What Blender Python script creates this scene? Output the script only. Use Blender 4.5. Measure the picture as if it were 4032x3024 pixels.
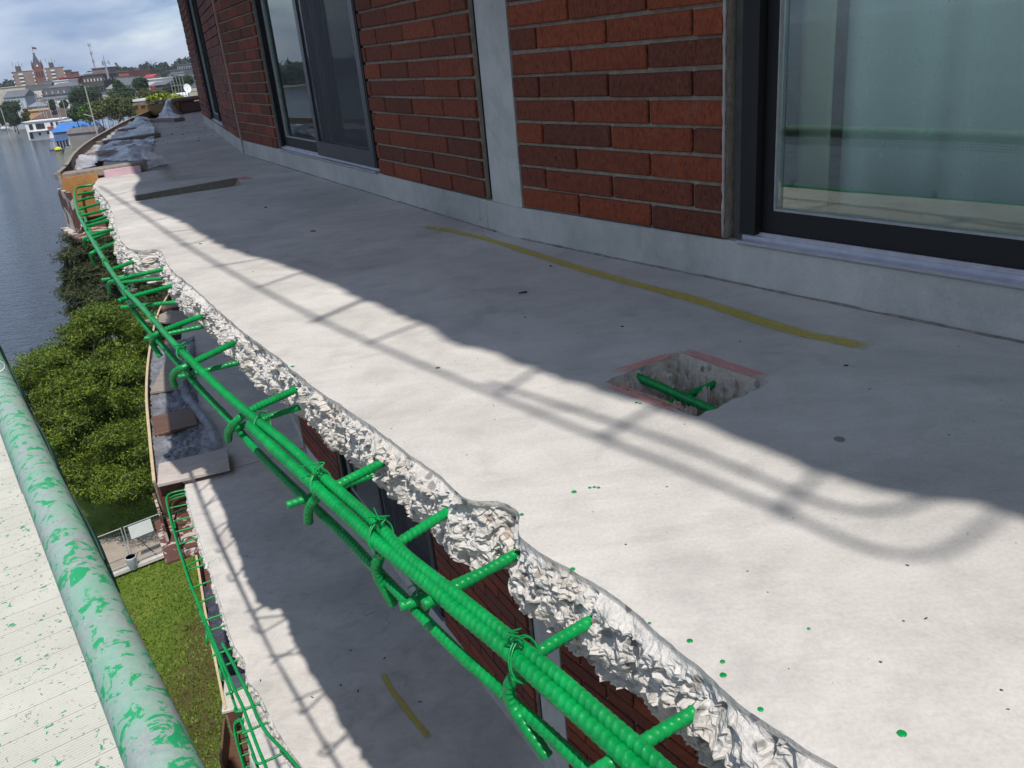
import bpy, bmesh, math, random
import numpy as np
from mathutils import Vector, Matrix, noise
from mathutils.geometry import delaunay_2d_cdt
random.seed(7); np.random.seed(7)
for o in list(bpy.data.objects): bpy.data.objects.remove(o)
SC = bpy.context.scene; COL = SC.collection

# ------------------------------------------------------------------ camera
CAMH = 0.615            # camera above the balcony floor (z = 0)
STOREY = 2.58           # floor to floor
FPX = 3259.0            # focal length in pixels of the 4032 x 3024 photograph
PITCH = math.atan2(1340, 3259); ROLL = math.atan2(754, 7890)
FW = np.array([0, math.cos(PITCH), -math.sin(PITCH)])
_r0 = np.array([1., 0, 0]); _u0 = np.cross(_r0, FW)
RT = math.cos(ROLL)*_r0 - math.sin(ROLL)*_u0
UP = math.sin(ROLL)*_r0 + math.cos(ROLL)*_u0
camd = bpy.data.cameras.new('camera'); cam = bpy.data.objects.new('camera', camd); COL.objects.link(cam)
camd.sensor_width = 36; camd.lens = FPX/4032*36; camd.clip_start = 0.05; camd.clip_end = 6000
_m = Matrix(((RT[0], UP[0], -FW[0]), (RT[1], UP[1], -FW[1]), (RT[2], UP[2], -FW[2]))).to_4x4()
_m.translation = (0, 0, CAMH); cam.matrix_world = _m
SC.camera = cam
SC.render.resolution_x = 1024; SC.render.resolution_y = 768

# ------------------------------------------------------------------ sky, sun, exposure
SUNV = Vector((0.30, -1.25, 2.58)).normalized()     # towards the sun, read off the rebar shadows
SUN_EL = math.asin(SUNV.z); SUN_AZ = math.atan2(SUNV.x, SUNV.y)
W = bpy.data.worlds.new('World'); SC.world = W; W.use_nodes = True
nt = W.node_tree; nt.nodes.clear()
def wn(t, **kw):
    n = nt.nodes.new(t)
    for k, v in kw.items(): setattr(n, k, v)
    return n
wo = wn('ShaderNodeOutputWorld'); bg = wn('ShaderNodeBackground'); bg.inputs[1].default_value = 0.15
sky = wn('ShaderNodeTexSky', sky_type='NISHITA', sun_disc=False)
sky.sun_elevation = SUN_EL; sky.sun_rotation = SUN_AZ; sky.air_density = 1.0; sky.dust_density = 0.6
tc = wn('ShaderNodeTexCoord'); mp = wn('ShaderNodeMapping'); mp.inputs['Scale'].default_value = (1, 1, 3.2); mp.inputs['Location'].default_value = (0.9, 0.4, 1.7)
n1 = wn('ShaderNodeTexNoise'); n1.inputs['Scale'].default_value = 2.6; n1.inputs['Detail'].default_value = 7; n1.inputs['Roughness'].default_value = 0.55
n1.inputs['Distortion'].default_value = 0.35
rp = wn('ShaderNodeValToRGB'); rp.color_ramp.elements[0].position = 0.24; rp.color_ramp.elements[1].position = 0.50
n2 = wn('ShaderNodeTexNoise'); n2.inputs['Scale'].default_value = 5.5; n2.inputs['Detail'].default_value = 5
rp2 = wn('ShaderNodeValToRGB')
rp2.color_ramp.elements[0].position = 0.36; rp2.color_ramp.elements[0].color = (0.90, 1.45, 2.6, 1)
rp2.color_ramp.elements[1].position = 0.72; rp2.color_ramp.elements[1].color = (3.5, 3.85, 4.5, 1)
mx = wn('ShaderNodeMix', data_type='RGBA'); sc = wn('ShaderNodeMath', operation='MULTIPLY'); sc.inputs[1].default_value = 0.94
L = nt.links.new
L(tc.outputs['Generated'], mp.inputs['Vector']); L(mp.outputs[0], n1.inputs['Vector']); L(mp.outputs[0], n2.inputs['Vector'])
L(n1.outputs['Fac'], rp.inputs[0]); L(n2.outputs['Fac'], rp2.inputs[0]); L(rp.outputs[0], sc.inputs[0])
L(sc.outputs[0], mx.inputs['Factor']); L(sky.outputs[0], mx.inputs['A']); L(rp2.outputs[0], mx.inputs['B'])
L(mx.outputs['Result'], bg.inputs[0]); L(bg.outputs[0], wo.inputs[0])
sd = bpy.data.lights.new('sun', 'SUN'); sd.energy = 3.3; sd.angle = math.radians(0.75); sd.color = (1.0, 0.965, 0.92)
sun = bpy.data.objects.new('sun', sd); COL.objects.link(sun)
sun.rotation_euler = SUNV.to_track_quat('Z', 'Y').to_euler(); sun.location = (3, -12, 26)
SC.view_settings.view_transform = 'Standard'; SC.view_settings.look = 'None'
SC.view_settings.exposure = 0.5; SC.view_settings.gamma = 1.0; SC.view_settings.use_curve_mapping = False
SC.render.engine = 'CYCLES'
SC.cycles.max_bounces = 6; SC.cycles.diffuse_bounces = 4; SC.cycles.glossy_bounces = 3; SC.cycles.transmission_bounces = 4; SC.cycles.transparent_max_bounces = 10; SC.cycles.volume_bounces = 0

# ------------------------------------------------------------------ pixel -> place (a pixel gives a direction, a level gives the distance)
def ray(x, y):                       # x, y in the 4032 x 3024 photograph
    return FW + RT*((x-2016)/FPX) - UP*((y-1512)/FPX)
def Fp(x, y, z=0.0):
    d = ray(x, y); t = (z-CAMH)/d[2]; return Vector((d[0]*t, d[1]*t, z))
K = 1.8228                           # the 2212 px wide view the coordinates were read from
def Dp(x, y, z=0.0): return Fp(x*K, y*K, z)
def crop(x0, y0, s):                 # reader for an enlarged crop
    return lambda X, Y, z=0.0: Fp(x0+X/s, y0+Y/s, z)
def Qd(x, y, dist):                  # point at a horizontal distance
    d = ray(x, y); t = dist/math.hypot(d[0], d[1]); return Vector((d[0]*t, d[1]*t, CAMH+d[2]*t))

# ------------------------------------------------------------------ mesh helpers
class MB:
    def __init__(s): s.v = []; s.f = []; s.m = []
    def add(s, vs, fs, mi=0):
        b = len(s.v); s.v += [tuple(v) for v in vs]; s.f += [tuple(b+i for i in f) for f in fs]; s.m += [mi]*len(fs); return s
    def box(s, c, sx, sy, sz, rz=0.0, mi=0, rot=None):
        pts = []
        R = rot if rot is not None else Matrix.Rotation(rz, 3, 'Z')
        for z in (-.5, .5):
            for x, y in ((-.5, -.5), (.5, -.5), (.5, .5), (-.5, .5)):
                pts.append(Vector(c) + R @ Vector((x*sx, y*sy, z*sz)))
        return s.add(pts, [(0,3,2,1),(4,5,6,7),(0,1,5,4),(1,2,6,5),(2,3,7,6),(3,0,4,7)], mi)
    def tube(s, path, r, n=8, mi=0, caps=True):
        vs, fs = sweep(path, [r]*len(path) if not hasattr(r, '__len__') else r, n, caps); return s.add(vs, fs, mi)
    def prism(s, poly, z0, z1, mi=0):    # poly: ccw list of xy
        n = len(poly); vs = [(p[0], p[1], z0) for p in poly]+[(p[0], p[1], z1) for p in poly]
        fs = [tuple(range(n-1, -1, -1)), tuple(range(n, 2*n))]+[(i, (i+1) % n, n+(i+1) % n, n+i) for i in range(n)]
        return s.add(vs, fs, mi)
    def mesh(s, name, mats, smooth=False):
        me = bpy.data.meshes.new(name); me.from_pydata(s.v, [], s.f)
        for m in (mats if isinstance(mats, (list, tuple)) else [mats]): me.materials.append(m)
        if any(s.m): me.polygons.foreach_set('material_index', s.m)
        if smooth: me.polygons.foreach_set('use_smooth', [True]*len(s.f))
        me.update(); return me
    def build(s, name, mats, parent=None, smooth=False, auto=None):
        return put(name, s.mesh(name, mats, smooth), parent)
def put(name, me, parent=None):
    o = bpy.data.objects.new(name, me); COL.objects.link(o)
    if parent is not None: o.parent = parent; o.matrix_parent_inverse = Matrix.Translation(-Vector(PLOC.get(parent.name, (0, 0, 0))))
    return o
PLOC = {}
def tag(o, label=None, cat=None, group=None, kind=None):
    if label: o['label'] = label
    if cat: o['category'] = cat
    if group: o['group'] = group
    if kind: o['kind'] = kind
    return o
def thing(name, label, cat, loc=(0, 0, 0), group=None):
    o = bpy.data.objects.new(name, None); COL.objects.link(o); o.location = loc; o.empty_display_size = 0.1
    PLOC[o.name] = tuple(loc)
    return tag(o, label, cat, group)
def sweep(path, rad, n=8, caps=True):
    P = [Vector(p) for p in path]; m = len(P); vs = []; fs = []
    T = []
    for i in range(m):
        a = P[max(i-1, 0)]; b = P[min(i+1, m-1)]; d = b-a
        T.append(d.normalized() if d.length > 1e-9 else Vector((0, 0, 1)))
    u = T[0].orthogonal().normalized()
    for i in range(m):
        u = (u - T[i]*u.dot(T[i]))
        u = u.normalized() if u.length > 1e-6 else T[i].orthogonal().normalized()
        w = T[i].cross(u)
        for k in range(n):
            a = 2*math.pi*k/n; vs.append(P[i]+(u*math.cos(a)+w*math.sin(a))*rad[i])
    for i in range(m-1):
        for k in range(n):
            fs.append((i*n+k, i*n+(k+1) % n, (i+1)*n+(k+1) % n, (i+1)*n+k))
    if caps: fs.append(tuple(range(n-1, -1, -1))); fs.append(tuple((m-1)*n+k for k in range(n)))
    return vs, fs
def catmull(pts, step):
    P = [Vector(p) for p in pts]
    if len(P) < 3:
        n = max(1, int((P[1]-P[0]).length/step)); return [P[0].lerp(P[1], i/n) for i in range(n+1)]
    Q = [P[0]*2-P[1]]+P+[P[-1]*2-P[-2]]; out = []
    for i in range(1, len(Q)-2):
        p0, p1, p2, p3 = Q[i-1], Q[i], Q[i+1], Q[i+2]
        n = max(1, int(round((p2-p1).length/step)))
        for k in range(n):
            t = k/n
            out.append(0.5*((2*p1)+(p2-p0)*t+(2*p0-5*p1+4*p2-p3)*t*t+(3*p1-p0-3*p2+p3)*t**3))
    out.append(P[-1]); return out
def np_mesh(name, V, Fq, mat, parent=None, smooth=False, attr=None):
    V = np.asarray(V, np.float32).reshape(-1, 3); Fq = np.asarray(Fq, np.int32); k = Fq.shape[1]
    me = bpy.data.meshes.new(name); me.vertices.add(len(V)); me.vertices.foreach_set('co', V.ravel())
    me.loops.add(Fq.size); me.loops.foreach_set('vertex_index', Fq.ravel())
    me.polygons.add(len(Fq)); me.polygons.foreach_set('loop_start', np.arange(0, Fq.size, k, dtype=np.int32))
    me.polygons.foreach_set('loop_total', np.full(len(Fq), k, np.int32))
    if smooth: me.polygons.foreach_set('use_smooth', np.ones(len(Fq), bool))
    me.materials.append(mat); me.update(calc_edges=True)
    if attr is not None:
        a = me.attributes.new(attr[0], 'FLOAT', 'POINT'); a.data.foreach_set('value', np.asarray(attr[1], np.float32))
    return put(name, me, parent)
def add_attr(me, name, vals):
    a = me.attributes.new(name, 'FLOAT', 'POINT'); a.data.foreach_set('value', np.asarray(vals, np.float32))
def rotz(a): return Matrix.Rotation(a, 3, 'Z')

# ------------------------------------------------------------------ materials
class Mat:
    def __init__(s, name):
        s.m = bpy.data.materials.new(name); s.m.use_nodes = True; s.t = s.m.node_tree
        s.b = s.t.nodes['Principled BSDF']; s.out = s.t.nodes['Material Output']
    def n(s, t, ins=None, **kw):
        n = s.t.nodes.new(t)
        for k, v in kw.items(): setattr(n, k, v)
        for k, v in (ins or {}).items():
            if hasattr(v, 'node'): s.t.links.new(v, n.inputs[k])
            else: n.inputs[k].default_value = v
        return n
    def pos(s, scale=(1, 1, 1), obj=False):
        src = s.n('ShaderNodeTexCoord').outputs['Object'] if obj else s.n('ShaderNodeNewGeometry').outputs['Position']
        return s.n('ShaderNodeMapping', {'Vector': src, 'Scale': scale}).outputs[0]
    def noise(s, vec, scale, detail=4, rough=0.55, dist=0.0):
        return s.n('ShaderNodeTexNoise', {'Vector': vec, 'Scale': scale, 'Detail': detail, 'Roughness': rough, 'Distortion': dist}).outputs['Fac']
    def ramp(s, fac, stops):
        r = s.n('ShaderNodeValToRGB', {'Fac': fac}); e = r.color_ramp.elements
        while len(e) < len(stops): e.new(0.5)
        for i, (p, c) in enumerate(stops):
            e[i].position = p; e[i].color = (c, c, c, 1) if not hasattr(c, '__len__') else tuple(c)+(1,)
        return r.outputs[0]
    def mix(s, fac, a, b, blend='MIX'):
        n = s.n('ShaderNodeMix', data_type='RGBA', blend_type=blend)
        for sock, v in (('Factor', fac), ('A', a), ('B', b)):
            i = n.inputs[sock] if sock == 'Factor' else [x for x in n.inputs if x.name == sock and x.type == 'RGBA'][0]
            if hasattr(v, 'node'): s.t.links.new(v, i)
            else: i.default_value = v if sock == 'Factor' else tuple(v)+(1,)
        return [x for x in n.outputs if x.type == 'RGBA'][0]
    def math(s, op, a, b=0.0, clamp=False):
        n = s.n('ShaderNodeMath', operation=op, use_clamp=clamp)
        for i, v in enumerate((a, b)):
            if hasattr(v, 'node'): s.t.links.new(v, n.inputs[i])
            else: n.inputs[i].default_value = v
        return n.outputs[0]
    def attr(s, name): return s.n('ShaderNodeAttribute', attribute_name=name).outputs['Fac']
    def set(s, **kw):
        names = {'col': 'Base Color', 'rough': 'Roughness', 'metal': 'Metallic', 'spec': 'Specular IOR Level', 'coat': 'Coat Weight', 'coatr': 'Coat Roughness', 'alpha': 'Alpha', 'trans': 'Transmission Weight', 'normal': 'Normal', 'ior': 'IOR'}
        for k, v in kw.items():
            i = s.b.inputs[names[k]]
            if hasattr(v, 'node'): s.t.links.new(v, i)
            else: i.default_value = tuple(v)+(1,) if k == 'col' else v
        return s
    def bump(s, h, strength=0.3, dist=0.01, base=None):
        ins = {'Height': h, 'Strength': strength, 'Distance': dist}
        if base is not None: ins['Normal'] = base
        n = s.n('ShaderNodeBump', ins); s.t.links.new(n.outputs[0], s.b.inputs['Normal']); return n.outputs[0]
def simple(name, col, rough=0.6, var=0.25, scale=6.0, metal=0.0, obj=False, bump=0.0, bscale=30):
    M = Mat(name); p = M.pos(obj=obj); f = M.noise(p, scale, 5, 0.6)
    c0 = tuple(c*(1-var) for c in col); c1 = tuple(min(1, c*(1+var)) for c in col)
    M.set(col=M.ramp(f, [(0.3, c0), (0.7, c1)]), rough=rough, metal=metal)
    if bump: M.bump(M.noise(p, bscale, 5), bump, 0.02)
    return M.m

def mat_concrete(name, base=(0.565, 0.53, 0.485), dirt=1.0):
    M = Mat(name); p = M.pos()
    big = M.noise(p, 1.7, 6, 0.6, 0.3); mid = M.noise(p, 9, 6, 0.62, 0.6); fine = M.noise(p, 170, 3, 0.7); sp = M.noise(p, 42, 2, 0.5)
    str_ = M.noise(M.n('ShaderNodeMapping', {'Vector': p, 'Rotation': (0, 0, -0.95), 'Scale': (1, 3, 1)}).outputs[0], 5, 5, 0.65, 1.2)
    a = M.ramp(big, [(0.30, tuple(c*0.80 for c in base)), (0.55, base), (0.75, tuple(c*1.10 for c in base))])
    a = M.mix(0.5, a, M.ramp(mid, [(0.25, 0.62), (0.5, 0.92), (0.75, 1.05)]), 'MULTIPLY')
    a = M.mix(0.4*dirt, a, M.ramp(str_, [(0.25, 0.74), (0.6, 1.02)]), 'MULTIPLY')
    a = M.mix(0.5, a, M.ramp(fine, [(0.3, 0.78), (0.6, 1.04)]), 'MULTIPLY')
    vo = M.n('ShaderNodeTexVoronoi', {'Vector': p, 'Scale': 26.0, 'Randomness': 1.0})
    speck = M.math('LESS_THAN', vo.outputs['Distance'], 0.045)
    speck = M.math('MULTIPLY', speck, M.math('GREATER_THAN', sp, 0.50))
    a = M.mix(speck, a, (0.07, 0.065, 0.06))
    st = M.noise(p, 2.6, 9, 0.7, 0.9); a = M.mix(0.45*dirt, a, M.ramp(st, [(0.36, 0.70), (0.47, 0.95), (0.7, 1.04)]), 'MULTIPLY')
    wq = M.n('ShaderNodeVectorMath', {0: p, 1: M.n('ShaderNodeVectorMath', {0: M.n('ShaderNodeTexNoise', {'Vector': p, 'Scale': 3.0, 'Detail': 6.0}).outputs['Color'], 1: (0.5, 0.5, 0.5)}, operation='MULTIPLY').outputs[0]}, operation='ADD').outputs[0]
    cr = M.n('ShaderNodeTexVoronoi', {'Vector': wq, 'Scale': 0.9}, feature='DISTANCE_TO_EDGE').outputs['Distance']
    crk = M.math('MULTIPLY', M.math('LESS_THAN', cr, 0.0016), M.ramp(M.noise(p, 1.3, 2), [(0.5, 0.0), (0.6, 0.55)]))
    a = M.mix(crk, a, (0.12, 0.11, 0.10))
    scuff = M.ramp(M.noise(M.n('ShaderNodeMapping', {'Vector': p, 'Rotation': (0, 0, 0.6), 'Scale': (1, 9, 1)}).outputs[0], 22, 3, 0.7, 2.5), [(0.66, 0.0), (0.74, 0.35)])
    a = M.mix(scuff, a, tuple(min(1, c*1.25) for c in base))
    M.set(col=a, rough=0.88, spec=0.25)
    hgt = M.math('ADD', M.math('MULTIPLY', mid, 0.12), M.math('MULTIPLY', fine, 0.5))
    M.bump(hgt, 0.16, 0.005); return M.m
CONC = mat_concrete('concrete_slab')
CURB = mat_concrete('concrete_curb', (0.50, 0.485, 0.44), 1.0)
def mat_chipped(name, col):
    M = Mat(name); p = M.pos(); f = M.noise(p, 30, 6, 0.65, 0.4); g = M.noise(p, 210, 4, 0.7)
    wp = M.n('ShaderNodeVectorMath', {0: p, 1: M.n('ShaderNodeVectorMath', {0: M.n('ShaderNodeTexNoise', {'Vector': p, 'Scale': 60.0}).outputs['Color'], 1: (0.012, 0.012, 0.012)}, operation='MULTIPLY').outputs[0]}, operation='ADD').outputs[0]
    vo = M.n('ShaderNodeTexVoronoi', {'Vector': wp, 'Scale': 52.0}); sc_ = M.n('ShaderNodeSeparateColor', {'Color': vo.outputs['Color']})
    stone = M.ramp(sc_.outputs['Green'], [(0.0, (0.15, 0.14, 0.135)), (0.35, (0.27, 0.245, 0.22)), (0.6, (0.33, 0.25, 0.19)), (0.8, (0.40, 0.37, 0.34)), (1.0, (0.22, 0.215, 0.22))])
    core = M.math('MULTIPLY', M.ramp(vo.outputs['Distance'], [(0.30, 1.0), (0.42, 0.0)]), M.math('GREATER_THAN', sc_.outputs['Red'], 0.60))
    tan = M.mix(M.ramp(M.noise(p, 9, 5, 0.65), [(0.45, 0.0), (0.68, 0.5)]), col, (col[0]*0.86, col[1]*0.77, col[2]*0.65))
    a = M.mix(M.math('MULTIPLY', core, 0.85), tan, stone)
    a = M.mix(0.55, a, M.ramp(f, [(0.3, 0.76), (0.55, 1.0), (0.75, 1.10)]), 'MULTIPLY')
    a = M.mix(0.55, a, M.ramp(g, [(0.32, 0.66), (0.6, 1.05)]), 'MULTIPLY')
    M.set(col=a, rough=0.92, spec=0.15); M.bump(M.math('ADD', f, M.math('MULTIPLY', g, 0.5)), 0.7, 0.007); return M.m
CHIP = mat_chipped('broken_concrete', (0.60, 0.565, 0.52))
CHIPD = mat_chipped('broken_concrete_beige', (0.48, 0.43, 0.355))  # browner, darker broken concrete for the floor hole
def mat_green():
    M = Mat('green_epoxy'); p = M.pos(); f = M.noise(p, 60, 4)
    M.set(col=M.ramp(f, [(0.3, (0.0006, 0.215, 0.046)), (0.7, (0.001, 0.29, 0.064))]), rough=0.34, spec=0.32, coat=0.06, coatr=0.12)
    dst = M.ramp(M.noise(p, 75, 5, 0.7, 0.4), [(0.66, 0.0), (0.72, 0.55)]); thin = M.ramp(M.noise(p, 11, 4), [(0.35, 0.78), (0.65, 1.06)])
    c0 = M.mix(1.0, M.ramp(f, [(0.3, (0.0006, 0.215, 0.046)), (0.7, (0.001, 0.29, 0.064))]), thin, 'MULTIPLY'); M.set(col=M.mix(dst, c0, (0.10, 0.30, 0.15)), rough=M.ramp(M.noise(p, 32, 4), [(0.35, 0.24), (0.65, 0.5)]))
    M.bump(M.noise(p, 130, 3), 0.22, 0.004); return M.m
GREEN = mat_green()
def mat_brick():
    M = Mat('red_brick'); oi = M.n('ShaderNodeObjectInfo').outputs['Random']; p = M.pos()
    base = M.ramp(oi, [(0.0, (0.128, 0.038, 0.020)), (0.25, (0.155, 0.042, 0.021)), (0.55, (0.20, 0.048, 0.021)), (0.8, (0.235, 0.053, 0.021)), (1.0, (0.26, 0.058, 0.022))])
    f = M.noise(p, 55, 5, 0.65); v = M.noise(M.n('ShaderNodeMapping', {'Vector': p, 'Scale': (1, 1, 0.25)}).outputs[0], 240, 3, 0.7)
    a = M.mix(0.6, base, M.ramp(f, [(0.3, 0.52), (0.62, 1.12)]), 'MULTIPLY')
    sm = M.ramp(M.noise(p, 7, 6, 0.7, 0.6), [(0.60, 0.0), (0.74, 0.35)]); a = M.mix(sm, a, (0.24, 0.17, 0.13))
    a = M.mix(0.8, a, M.ramp(v, [(0.36, 0.30), (0.48, 1.0)]), 'MULTIPLY')
    wh = M.noise(p, 330, 1, 0.5); a = M.mix(M.math('MULTIPLY', M.math('GREATER_THAN', wh, 0.765), 0.55), a, (0.55, 0.5, 0.45))
    M.set(col=a, rough=0.85, spec=0.3); M.bump(M.math('ADD', M.math('MULTIPLY', v, 0.8), f), 0.5, 0.003); return M.m
BRICK = mat_brick()
MORTAR = simple('mortar', (0.32, 0.27, 0.20), 0.95, 0.25, 40, bump=0.4, bscale=160)
DARKFRAME = simple('dark_bronze_frame', (0.004, 0.0035, 0.0035), 0.65, 0.2, 5)
JAMB = simple('jamb_sealant', (0.10, 0.092, 0.082), 0.9, 0.2, 20, bump=0.2)
ALU = simple('mill_aluminium', (0.50, 0.50, 0.55), 0.38, 0.12, 30, metal=0.75)
GASKET = simple('grey_gasket', (0.32, 0.32, 0.30), 0.6, 0.15, 40)
WHITEP = simple('white_paint', (0.72, 0.72, 0.70), 0.55, 0.06, 3)
def mat_glass(name, tint=(0.90, 0.97, 0.94), refl=1.0):
    M = Mat(name); t = M.t
    fr = M.n('ShaderNodeFresnel', {'IOR': 1.52}).outputs[0]
    fr = M.math('ADD', M.math('MULTIPLY', fr, 1.1*refl), 0.02, True)
    gl = M.n('ShaderNodeBsdfGlossy', {'Roughness': 0.0, 'Color': (0.95, 1, 0.98, 1)}); tr = M.n('ShaderNodeBsdfTransparent', {'Color': tuple(tint)+(1,)})
    df = M.n('ShaderNodeBsdfDiffuse', {'Color': (0.5, 0.52, 0.5, 1)})
    wv = M.noise(M.pos(), 3.0, 2); bm = M.n('ShaderNodeBump', {'Height': wv, 'Strength': 0.02, 'Distance': 0.02}); t.links.new(bm.outputs[0], gl.inputs['Normal'])
    ms = M.n('ShaderNodeMixShader', {0: fr}); t.links.new(tr.outputs[0], ms.inputs[1]); t.links.new(gl.outputs[0], ms.inputs[2])
    dust = M.math('ADD', M.math('MULTIPLY', M.math('GREATER_THAN', M.noise(M.n('ShaderNodeMapping', {'Vector': M.pos(), 'Scale': (1, 1, .45)}).outputs[0], 260, 1), 0.755), 0.4), 0.02)
    m2 = M.n('ShaderNodeMixShader', {0: dust}); t.links.new(ms.outputs[0], m2.inputs[1]); t.links.new(df.outputs[0], m2.inputs[2])
    t.links.new(m2.outputs[0], M.out.inputs[0]); return M.m
GLASS = mat_glass('window_glass')
def mat_plastic(name, col, mixd=0.5, clear=(0.8, 0.82, 0.86), bs=0.6, bf=17):
    M = Mat(name); t = M.t
    p = M.pos(); f = M.ramp(M.noise(p, 5, 5, 0.6, 0.5), [(0.35, mixd*0.65), (0.65, min(1, mixd*1.3))])
    M.set(col=col, rough=0.16, spec=0.6); b = M.bump(M.noise(p, bf, 4, 0.6, 1.6), bs, 0.03)
    tl = M.n('ShaderNodeBsdfTranslucent', {'Color': tuple(col)+(1,)}); a1 = M.n('ShaderNodeMixShader', {0: 0.35})
    t.links.new(M.b.outputs[0], a1.inputs[1]); t.links.new(tl.outputs[0], a1.inputs[2])
    tr = M.n('ShaderNodeBsdfTransparent', {'Color': tuple(clear)+(1,)}); ms = M.n('ShaderNodeMixShader', {0: f})
    t.links.new(tr.outputs[0], ms.inputs[1]); t.links.new(a1.outputs[0], ms.inputs[2]); t.links.new(ms.outputs[0], M.out.inputs[0]); return M.m
POLY = mat_plastic('clear_poly_sheet', (0.60, 0.61, 0.66), 0.46)
POLY2 = mat_plastic('milky_poly_sheet', (0.76, 0.75, 0.79), 0.82, bs=0.25, bf=7)
POLYD = mat_plastic('dark_poly_sheet', (0.10, 0.11, 0.14), 0.9)
def mat_wood(name, c0, c1, rough=0.8, scale=1.0, obj=False, ang=0.0):
    M = Mat(name); p = M.n('ShaderNodeMapping', {'Vector': M.pos(obj=obj), 'Rotation': (0, 0, ang), 'Scale': (3*scale, 26*scale, 26*scale)}).outputs[0]
    f = M.noise(p, 2.0, 6, 0.6, 0.8); g = M.noise(M.pos(obj=obj), 6, 5, 0.6)
    a = M.mix(0.45, M.ramp(f, [(0.3, c0), (0.7, c1)]), M.ramp(g, [(0.3, 0.6), (0.65, 1.05)]), 'MULTIPLY')
    M.set(col=a, rough=rough); M.bump(f, 0.25, 0.004); return M.m
LUMBER = mat_wood('grey_lumber', (0.17, 0.14, 0.115), (0.34, 0.29, 0.245), ang=-0.5)
PLYEDGE = mat_wood('pale_ply_edge', (0.42, 0.32, 0.19), (0.60, 0.47, 0.28), ang=1.1)
PLY = mat_wood('orange_plywood', (0.36, 0.165, 0.055), (0.50, 0.25, 0.09), 0.6, ang=0.3)
PLYRED = mat_wood('red_brown_form_ply', (0.085, 0.030, 0.022), (0.17, 0.065, 0.045), 0.6, ang=0.6)
PLYBROWN = mat_wood('brown_form_ply', (0.08, 0.038, 0.022), (0.15, 0.075, 0.042), 0.55, ang=0.6)
def mat_splat(name, base, spl, scale, thr, rough=0.5, metal=0.0):
    M = Mat(name); p = M.pos(); f = M.noise(p, scale, 5, 0.6, 0.9)
    k = M.ramp(f, [(thr-0.015, 0.0), (thr+0.015, 1.0)]); g = M.noise(p, scale*0.5, 5, 0.6)
    a = M.mix(k, M.ramp(g, [(0.3, tuple(c*0.7 for c in base)), (0.65, base)]), spl)
    M.set(col=a, rough=rough, metal=metal); M.bump(f, 0.2, 0.004); return M.m
FORMDIRT = mat_splat('cement_splashed_ply', (0.12, 0.05, 0.035), (0.42, 0.38, 0.33), 9, 0.53, 0.8)
CHIPS = mat_chipped('broken_concrete_slot', (0.27, 0.235, 0.185))  # base colour darkened to paint the slot as a shaded cavity
PINK = simple('pink_foam', (0.60, 0.41, 0.45), 0.8, 0.12, 12)

# ------------------------------------------------------------------ the apartment building
BLD = thing('apartment_building', 'curved red brick apartment building with stacked concrete balconies and dark sliding doors', 'building', (0, 6, -19.1))
class Facet:
    def __init__(s, a, d): s.a = a.xy; s.d = Vector(d).normalized(); s.n = Vector((-s.d.y, s.d.x)); s.ang = math.atan2(s.d.y, s.d.x)
    def p(s, u, off=0.0, z=0.0):                        # off > 0 goes into the building
        q = s.a + s.d*u + s.n*off; return Vector((q.x, q.y, z))
F1 = Facet(Fp(2054, 941), (0.5659, -0.8245)); F2 = Facet(Fp(1242, 694), (0.45104, -0.8925)); F3 = Facet(Fp(808, 488), (0.35173, -0.9361))
def meet(f, g):
    m = Matrix(((f.d.x, -g.d.x), (f.d.y, -g.d.y))); r = m.inverted() @ (g.a-f.a); return f.a+f.d*r.x
C12 = meet(F1, F2); C23 = meet(F2, F3)
E3 = F3.p(-0.16).xy; F4 = Facet(Vector((E3.x, E3.y, 0)), (0.235, -0.972))
SLAB_T = 0.130
def ofs(pts, dist):                                       # offset an open plan polyline to its left (towards -normal)
    out = []
    for i, p in enumerate(pts):
        a = pts[max(i-1, 0)]; b = pts[min(i+1, len(pts)-1)]; t = (b-a).normalized(); out.append(p+Vector((-t.y, t.x))*dist)
    return out
# plan of the wall face from behind the camera to the far end, then the core 3 m behind it
WALLPL = [F1.p(6.0).xy, F1.p(2.6).xy, C12, C23, E3, F4.p(-9).xy]
COREPL = [p + Vector((0.86, 0.51))*2.6 for p in WALLPL]
EDGE_PX = [(235,440),(262,520),(300,540),(345,540),(365,575),(440,640),(520,710),(620,790),(680,840),(780,905),(870,970),(960,1040),(1010,1080),(1075,1085),(1118,1108),(1120,1160),(1200,1215),(1300,1270),(1400,1345),(1500,1435),(1600,1520),(1700,1590),(1800,1655)]
EDGE_MAIN = [Dp(x, y).xy for x, y in EDGE_PX]
BOARD = [Vector(p) for p in ((-2.83,5.62),(-3.07,6.25),(-3.51,7.35),(-3.97,8.67),(-4.52,10.49),(-4.98,12.08),(-5.43,13.82),(-5.95,16.2),(-6.6,19.8))]
FAR_EDGE = [p + Vector((0.215, 0.08)) for p in BOARD]
def near_ext(p, n=6, bend=0.0):
    out = []; q = p.copy(); a = -0.955
    for i in range(n): q = q + Vector((math.cos(a), math.sin(a)))*0.6; a += 0.012; out.append(q.copy())
    return out
EDGE0 = list(reversed(FAR_EDGE[1:])) + [Dp(205, 402).xy] + EDGE_MAIN + near_ext(EDGE_MAIN[-1])
SHV = Vector((SUNV.x/SUNV.z, SUNV.y/SUNV.z))              # plan shift of a shadow per metre of drop is -SHV
BD_PX = [(300,430),(400,480),(480,530),(590,565),(690,600),(780,640),(900,690),(1000,740),(1150,795),(1300,840),(1500,900),(1700,985),(1900,1060),(2212,1120)]
EDGE_UP = [Dp(x, y).xy + SHV*(STOREY-SLAB_T) for x, y in BD_PX]
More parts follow.
